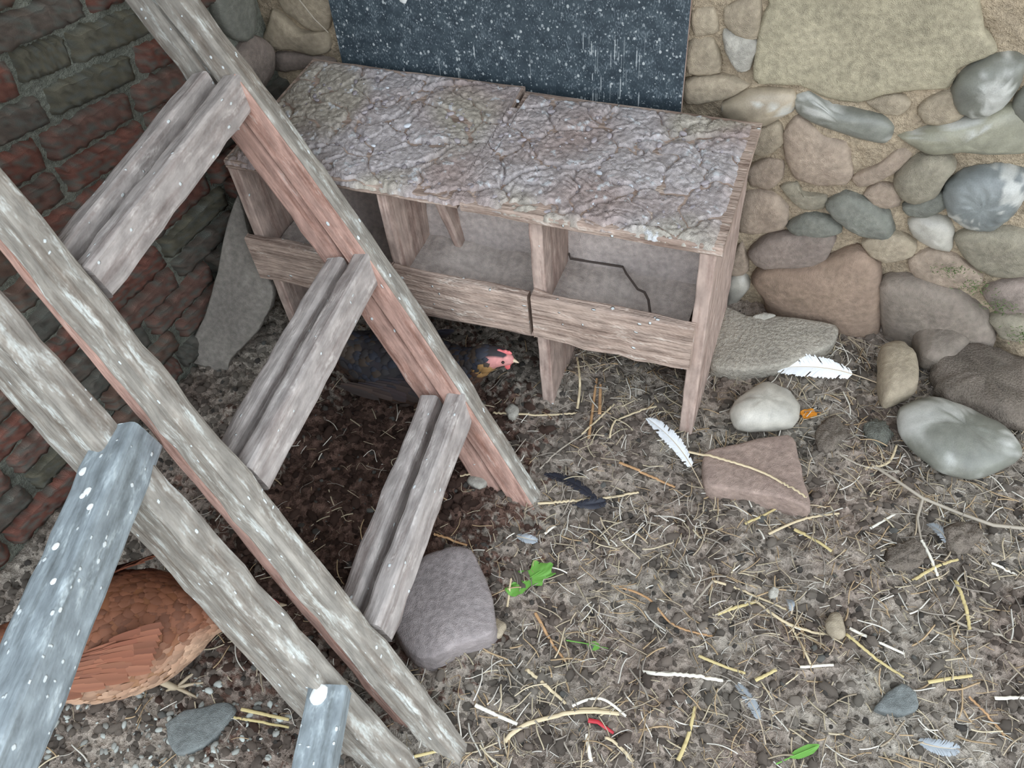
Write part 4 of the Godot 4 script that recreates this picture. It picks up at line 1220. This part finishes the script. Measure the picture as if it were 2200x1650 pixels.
func make_straws() -> void:
	var tone := {"pale": Color8(214, 196, 160), "white": Color8(234, 228, 212), "yellow": Color8(204, 186, 132), "amber": Color8(186, 146, 104), "grey": Color8(166, 156, 140)}
	var own := [
		"long pale straw lying across the flat reddish stone",
		"amber straw between the white feather and the black feather",
		"pale straw beside the black feather at the far ladder's foot",
		"thick yellow straw right below the flat reddish stone",
		"cream straw with a bent corner at mid floor, left of the cream pebble",
		"short grey stalk meeting a cream straw in a corner at mid floor",
		"long cream straw running up to the pointed pebble",
		"yellowish straw running down right from the pointed pebble",
		"white straw just right of the pointed pebble",
		"thickest white straw, lying level in the open floor",
		"thick yellowish straw under the cornered cream straw at mid floor",
		"arched white straw above the red scrap",
		"cream straw lying just under the arched white straw",
		"short thick white straw just right of the near ladder foot",
		"long thick cream straw at the bottom, right of the near ladder foot",
		"upright yellowish straw at the bottom, below the thickest white straw",
		"long bent amber straw left of mid floor",
		"cream straw just below the tip of the flat reddish stone",
		"short white straw left of the forked twig's branch",
		"white straw hanging below the forked twig's branch",
		"yellowish straw crossing the white one below the forked twig",
		"short white straw near the right edge below the twig",
		"level yellowish straw at the right, above the curved grey feather",
		"white straw running out of the picture at the right edge",
		"tall amber straw standing before the middle nest cell",
		"short amber straw right beside the tall amber straw",
		"cream straw standing against the nest box's middle leg",
		"amber straw leaning under the nest box beside its middle leg",
		"short cream straw before the pale rough slab",
		"short level white straw left of the grey stone chip",
		"amber straw just above the flat grey slab",
		"short cream straw just left of the far ladder's foot",
		"upper of two yellowish straws behind the small lower rung",
		"lower of two yellowish straws behind the small lower rung",
		"short white straw right of the small lower rung",
		"yellowish straw at the bottom edge between the two ladder feet",
		"amber straw below the bright green lobed leaf",
		"cream straw above the long thick cream straw",
		"straight cream straw right of the tall amber straw",
		"bent cream straw left of the slender white feather's tip",
		"thin grey stalk under the right nest cell",
		"level cream straw beside the small silvery pebble",
		"thin grey stalk right of the far ladder's foot",
		"yellowish straw along the lower edge of the flat reddish stone",
		"yellowish straw slanting away below the flat reddish stone",
		"hooked cream straw before the large grey cobble",
		"thin grey stalk crossing the forked twig's left end",
		"grey stalk below the large cobble at the right edge",
		"short cream straw beside the bright green lobed leaf",
		"tiny white straw above the bright green lobed leaf",
		"grey stalk at the right, midway down the floor",
		"yellowish straw pointing down at the right under the crossed straws",
		"cream straw at the bottom under the red scrap",
		"white straw at the bottom edge, left under the red scrap",
		"yellowish straw just above the thickest white straw",
		"short yellowish straw off the right end of the thickest white straw",
		"cream straw leaning down to the short level white straw",
		"amber straw at the lower right beside the curved grey feather",
	]
	for k in tone: plain("straw_" + k, tone[k], 0.65)
	for i in STRAWS.size():
		var s: Array = STRAWS[i]
		var lift := 0.004
		if i == 0: lift = 0.064
		var o := put("straw_stalk", ribbon(s[0], s[1], lift + (i % 4) * 0.0012), M["straw_" + s[2]])
		tag(o, own[i], "straw", "single straw stalks on the floor")
	# grey forked twig at the right
	var tw := thing("forked_twig", Vector3(1.644, 0.000, 0.035), "long grey forked twig at the right side of the floor", "twig")
	var o := -tw.position + Vector3(0, 0.012, 0)
	put("stem", tube(PackedVector3Array([Vector3(1.509, -0.000, -0.035) + o, Vector3(1.572, 0.000, 0.006) + o + Vector3(0, 0.012, 0), Vector3(1.629, 0.000, 0.040) + o + Vector3(0, 0.016, 0), Vector3(1.712, 0.000, 0.046) + o, Vector3(1.779, 0.000, 0.055) + o, Vector3(1.872, 0.000, 0.038) + o]), 0.0032, 0.0045, 8), M.straw_grey, tw)
	put("branch", tube(PackedVector3Array([Vector3(1.629, 0.000, 0.040) + o + Vector3(0, 0.014, 0), Vector3(1.625, 0.000, 0.085) + o, Vector3(1.636, 0.000, 0.137) + o]), 0.0035, 0.0024, 8), M.straw_grey, tw)

# a feather from quill to tip; width w; vane of separate barbs
func feather(called: String, quill: Vector3, tip: Vector3, w: float, mat: Material, label: String, sd: int, bare := 0.22, tilt := 0.25) -> void:
	rng.seed = sd
	var t := thing(called, quill, label, "feather")
	var L := quill.distance_to(tip)
	var d := (tip - quill) / L
	var s := d.cross(Vector3.UP).normalized().rotated(d, tilt)
	var n := s.cross(d).normalized()
	var shaft := PackedVector3Array()
	for i in 9:
		var u := i / 8.0
		shaft.append(d * L * u + n * 0.010 * sin(u * PI) + s * 0.06 * L * sin(u * PI))
	put("shaft", tube(shaft, 0.0016, 0.0005, 6), M.beak if mat != M.feather_black else mat, t)
	var v := PackedVector3Array()
	var idx := PackedInt32Array()
	var count := 46
	for q in [-1.0, 1.0]:
		for i in count:
			var u := bare + (1.0 - bare) * i / count
			var u2 := u + (1.0 - bare) / count * 1.02
			var k := pow(sin(PI * clampf((u - bare) / (1.0 - bare) * 0.88 + 0.1, 0, 1)), 0.6)
			var b := w * 0.5 * k * rng.randf_range(0.85, 1.05)
			if rng.randf() < 0.08: b *= 0.5
			var r0 := d * L * u + n * 0.010 * sin(u * PI) + s * 0.06 * L * sin(u * PI)
			var r1 := d * L * u2 + n * 0.010 * sin(u2 * PI) + s * 0.06 * L * sin(u2 * PI)
			var reach: Vector3 = s * q * b + d * b * 0.75 + n * rng.randf_range(-0.0012, 0.0012)
			var o := v.size()
			var cup := n * 0.0025
			v.append_array([r0, r1, r0 + reach * 0.5 + cup, r1 + reach * 0.5 + cup, r0 + reach, r1 + reach * 0.96])
			for z in 2:
				var e := o + z * 2
				if q > 0: idx.append_array([e, e + 2, e + 1, e + 1, e + 2, e + 3])
				else: idx.append_array([e, e + 1, e + 2, e + 1, e + 3, e + 2])
	put("vane", mesh_of(v, idx), mat, t)

func leaf(called: String, at: Vector3, turn: float, outline: Array, curl: float, mat: Material, label: String) -> void:
	var loop := smooth_loop(outline, 3)
	var v := PackedVector3Array()
	var idx := PackedInt32Array()
	var n := loop.size()
	var rings := 4
	for side in 2:
		for j in rings + 1:
			for i in n:
				var p := loop[i] * (float(j) / rings)
				var y := 0.006 + curl * (p.length_squared() / 0.0016) * (0.4 + nz.get_noise_2d(p.x * 60, p.y * 60) * 1.5) - 0.02 * absf(p.y) + side * 0.0008
				v.append(Vector3(p.x, y, p.y))
		for j in rings:
			for i in n:
				var a := side * (rings + 1) * n + j * n + i
				var b := side * (rings + 1) * n + j * n + (i + 1) % n
				if side == 1: idx.append_array([a, b, a + n, b, b + n, a + n])
				else: idx.append_array([a, a + n, b, b, a + n, b + n])
	var t := thing(called, at, label, "leaf")
	t.rotation.y = turn
	put("blade", mesh_of(v, idx), mat, t)
	put("midrib", tube(PackedVector3Array([Vector3(-0.058, 0.004, 0), Vector3(-0.02, 0.009, 0), Vector3(0.03, 0.008, 0)]), 0.0016, 0.0008, 6), mat, t)

func make_small_things() -> void:
	feather("white_feather", Vector3(1.162, 0.014, 0.146), Vector3(0.993, 0.020, -0.007), 0.036, M.feather_white, "slender white feather standing out beside the flat reddish stone", 3, 0.24, -0.3)
	feather("white_feather", Vector3(1.508, 0.022, -0.273), Vector3(1.262, 0.030, -0.248), 0.062, M.feather_white, "broad white feather lying by the pale slab at the wall", 4, 0.26, -0.35)
	feather("grey_feather", Vector3(1.396, 0.006, 0.670), Vector3(1.321, 0.008, 0.573), 0.026, M.feather_grey, "pale grey feather at the bottom of the open floor", 6, 0.35)
	feather("black_feather", Vector3(0.960, 0.006, 0.258), Vector3(0.800, 0.008, 0.215), 0.034, M.feather_black, "black feather beside the far ladder's foot", 7, 0.15)
	feather("black_feather", Vector3(0.886, 0.004, 0.274), Vector3(0.956, 0.004, 0.243), 0.03, M.feather_black, "short black feather half under the pale straw", 9, 0.1)
	feather("grey_feather", Vector3(1.695, 0.008, 0.140), Vector3(1.649, 0.010, 0.093), 0.03, M.feather_grey, "small grey feather below the forked twig", 10, 0.15)
	feather("grey_feather", Vector3(1.401, 0.006, 0.391), Vector3(1.387, 0.006, 0.363), 0.018, M.feather_grey, "tiny bluish down feather near the middle of the floor", 12, 0.1)
	feather("grey_feather", Vector3(0.784, 0.004, 0.389), Vector3(0.839, 0.006, 0.388), 0.022, M.feather_grey, "small lilac grey feather above the green leaf", 14, 0.1)
	feather("grey_feather", Vector3(1.651, 0.006, 0.574), Vector3(1.732, 0.008, 0.565), 0.03, M.feather_grey, "curved grey feather at the bottom right by a dark hole", 15, 0.1)
	leaf("green_leaf", Vector3(0.855, 0.004, 0.482), 0.95, [0.06, 0.004, 0.045, 0.016, 0.05, 0.028, 0.022, 0.02, 0.01, 0.03, -0.01, 0.016, -0.035, 0.02, -0.058, 0.012, -0.062, -0.008, -0.03, -0.014, -0.012, -0.03, 0.01, -0.016, 0.03, -0.03, 0.044, -0.012], 0.004, M.leaf_green, "bright green lobed leaf on the dirt beside the slab")
	leaf("orange_leaf", Vector3(1.360, 0.004, -0.139), 0.4, [0.02, 0, 0.016, 0.014, 0, 0.016, -0.016, 0.012, -0.02, -0.004, -0.006, -0.014, 0.012, -0.014], 0.02, M.leaf_orange, "small orange leaf beside the pale rounded stone")
	leaf("green_leaf", Vector3(1.464, 0.004, 0.662), 0.7, [0.034, 0, 0.015, 0.009, -0.015, 0.008, -0.03, 0, -0.015, -0.008, 0.015, -0.009], 0.006, M.leaf_green, "narrow green leaf at the bottom edge of the floor")
	leaf("green_leaf", Vector3(1.031, 0.004, 0.586), 0.1, [0.014, 0, 0.004, 0.01, -0.01, 0.008, -0.013, -0.004, 0.002, -0.01], 0.006, M.leaf_green, "tiny green leaf scrap in the middle of the floor")
	var xf := []
	var cl := []
	rng.seed = 55
	for m in [Vector3(1.66, 0.235, -0.44), Vector3(1.72, 0.2, -0.43), Vector3(1.79, 0.14, -0.41), Vector3(1.60, 0.27, -0.445)]:
		for i in 90:
			var d := Vector3(rng.randfn(0, 0.022), rng.randfn(0, 0.01), rng.randf_range(-0.005, 0.012))
			var up := Vector3(rng.randf_range(-0.6, 0.6), rng.randf_range(0.2, 1), rng.randf_range(0.2, 1)).normalized()
			var sx := up.cross(Vector3.RIGHT).normalized()
			var L := rng.randf_range(0.006, 0.014)
			xf.append(Transform3D(Basis(up * L, sx * L, up.cross(sx) * L), m + d))
			cl.append(lin(Color8(110, 132, 78)) * rng.randf_range(0.5, 1.1))
	scatter("moss", "green moss tufts on the stones at the right wall foot", "moss", straw_mesh(91, 0.09, 0.2), M.litter, xf, cl)
	var stalk := put("grass_stalk", tube(PackedVector3Array([Vector3(-0.03, 0.83, -0.425), Vector3(0.0, 0.77, -0.43), Vector3(0.025, 0.72, -0.436), Vector3(0.045, 0.68, -0.45)]), 0.002, 0.0012, 6), M.straw_grey)
	tag(stalk, "dry grass stalk caught on the rubble wall left of the dark board", "stalk")
	var red := put("red_scrap", tube(PackedVector3Array([Vector3(1.064, 0.008, 0.734), Vector3(1.083, 0.012, 0.732), Vector3(1.101, 0.011, 0.738), Vector3(1.117, 0.006, 0.741)]), 0.005, 0.003, 8, 0.5), M.red_scrap)
	tag(red, "small curled red scrap at the bottom of the floor", "scrap")

func _ready() -> void:
	var cam := Camera3D.new()
	cam.name = "camera"
	cam.fov = 47.7059
	cam.near = 0.02
	cam.position = Vector3(1.245, 1.753, 1.271)
	cam.rotation = Vector3(-0.88251, 0.44458, -0.12351)
	add_child(cam)
	cam.current = true
	var we := WorldEnvironment.new()
	we.name = "environment"
	var env := Environment.new()
	env.background_mode = Environment.BG_SKY
	var sky := Sky.new()
	var sm := ProceduralSkyMaterial.new()
	sm.sky_top_color = Color(0.83, 0.87, 0.915)
	sm.sky_horizon_color = Color(0.93, 0.94, 0.955)
	sm.ground_horizon_color = Color(0.5, 0.48, 0.45)
	sm.ground_bottom_color = Color(0.3, 0.28, 0.26)
	sky.sky_material = sm
	env.sky = sky
	env.tonemap_mode = Environment.TONE_MAPPER_LINEAR
	env.tonemap_exposure = 4.0
	env.sdfgi_enabled = true
	env.ssao_enabled = true
	env.ssil_enabled = true
	we.environment = env
	add_child(we)
	nz.seed = 2; nz.frequency = 1.0; nz.fractal_octaves = 3; nz.noise_type = FastNoiseLite.TYPE_SIMPLEX_SMOOTH
	nb.seed = 5; nb.frequency = 1.0; nb.fractal_octaves = 2; nb.noise_type = FastNoiseLite.TYPE_SIMPLEX_SMOOTH
	nf.seed = 9; nf.frequency = 5.0; nf.fractal_octaves = 2; nf.noise_type = FastNoiseLite.TYPE_SIMPLEX_SMOOTH
	nc.seed = 4; nc.frequency = 1.0; nc.noise_type = FastNoiseLite.TYPE_CELLULAR; nc.fractal_type = FastNoiseLite.FRACTAL_NONE; nc.cellular_return_type = FastNoiseLite.RETURN_DISTANCE2_SUB
	make_materials()
	make_floor()
	make_back_wall()
	make_left_wall()
	make_shelter()
	make_nest_box()
	make_ladder()
	make_second_ladder()
	make_hens()
	make_loose_stones()
	make_litter()
	make_straws()
	make_small_things()
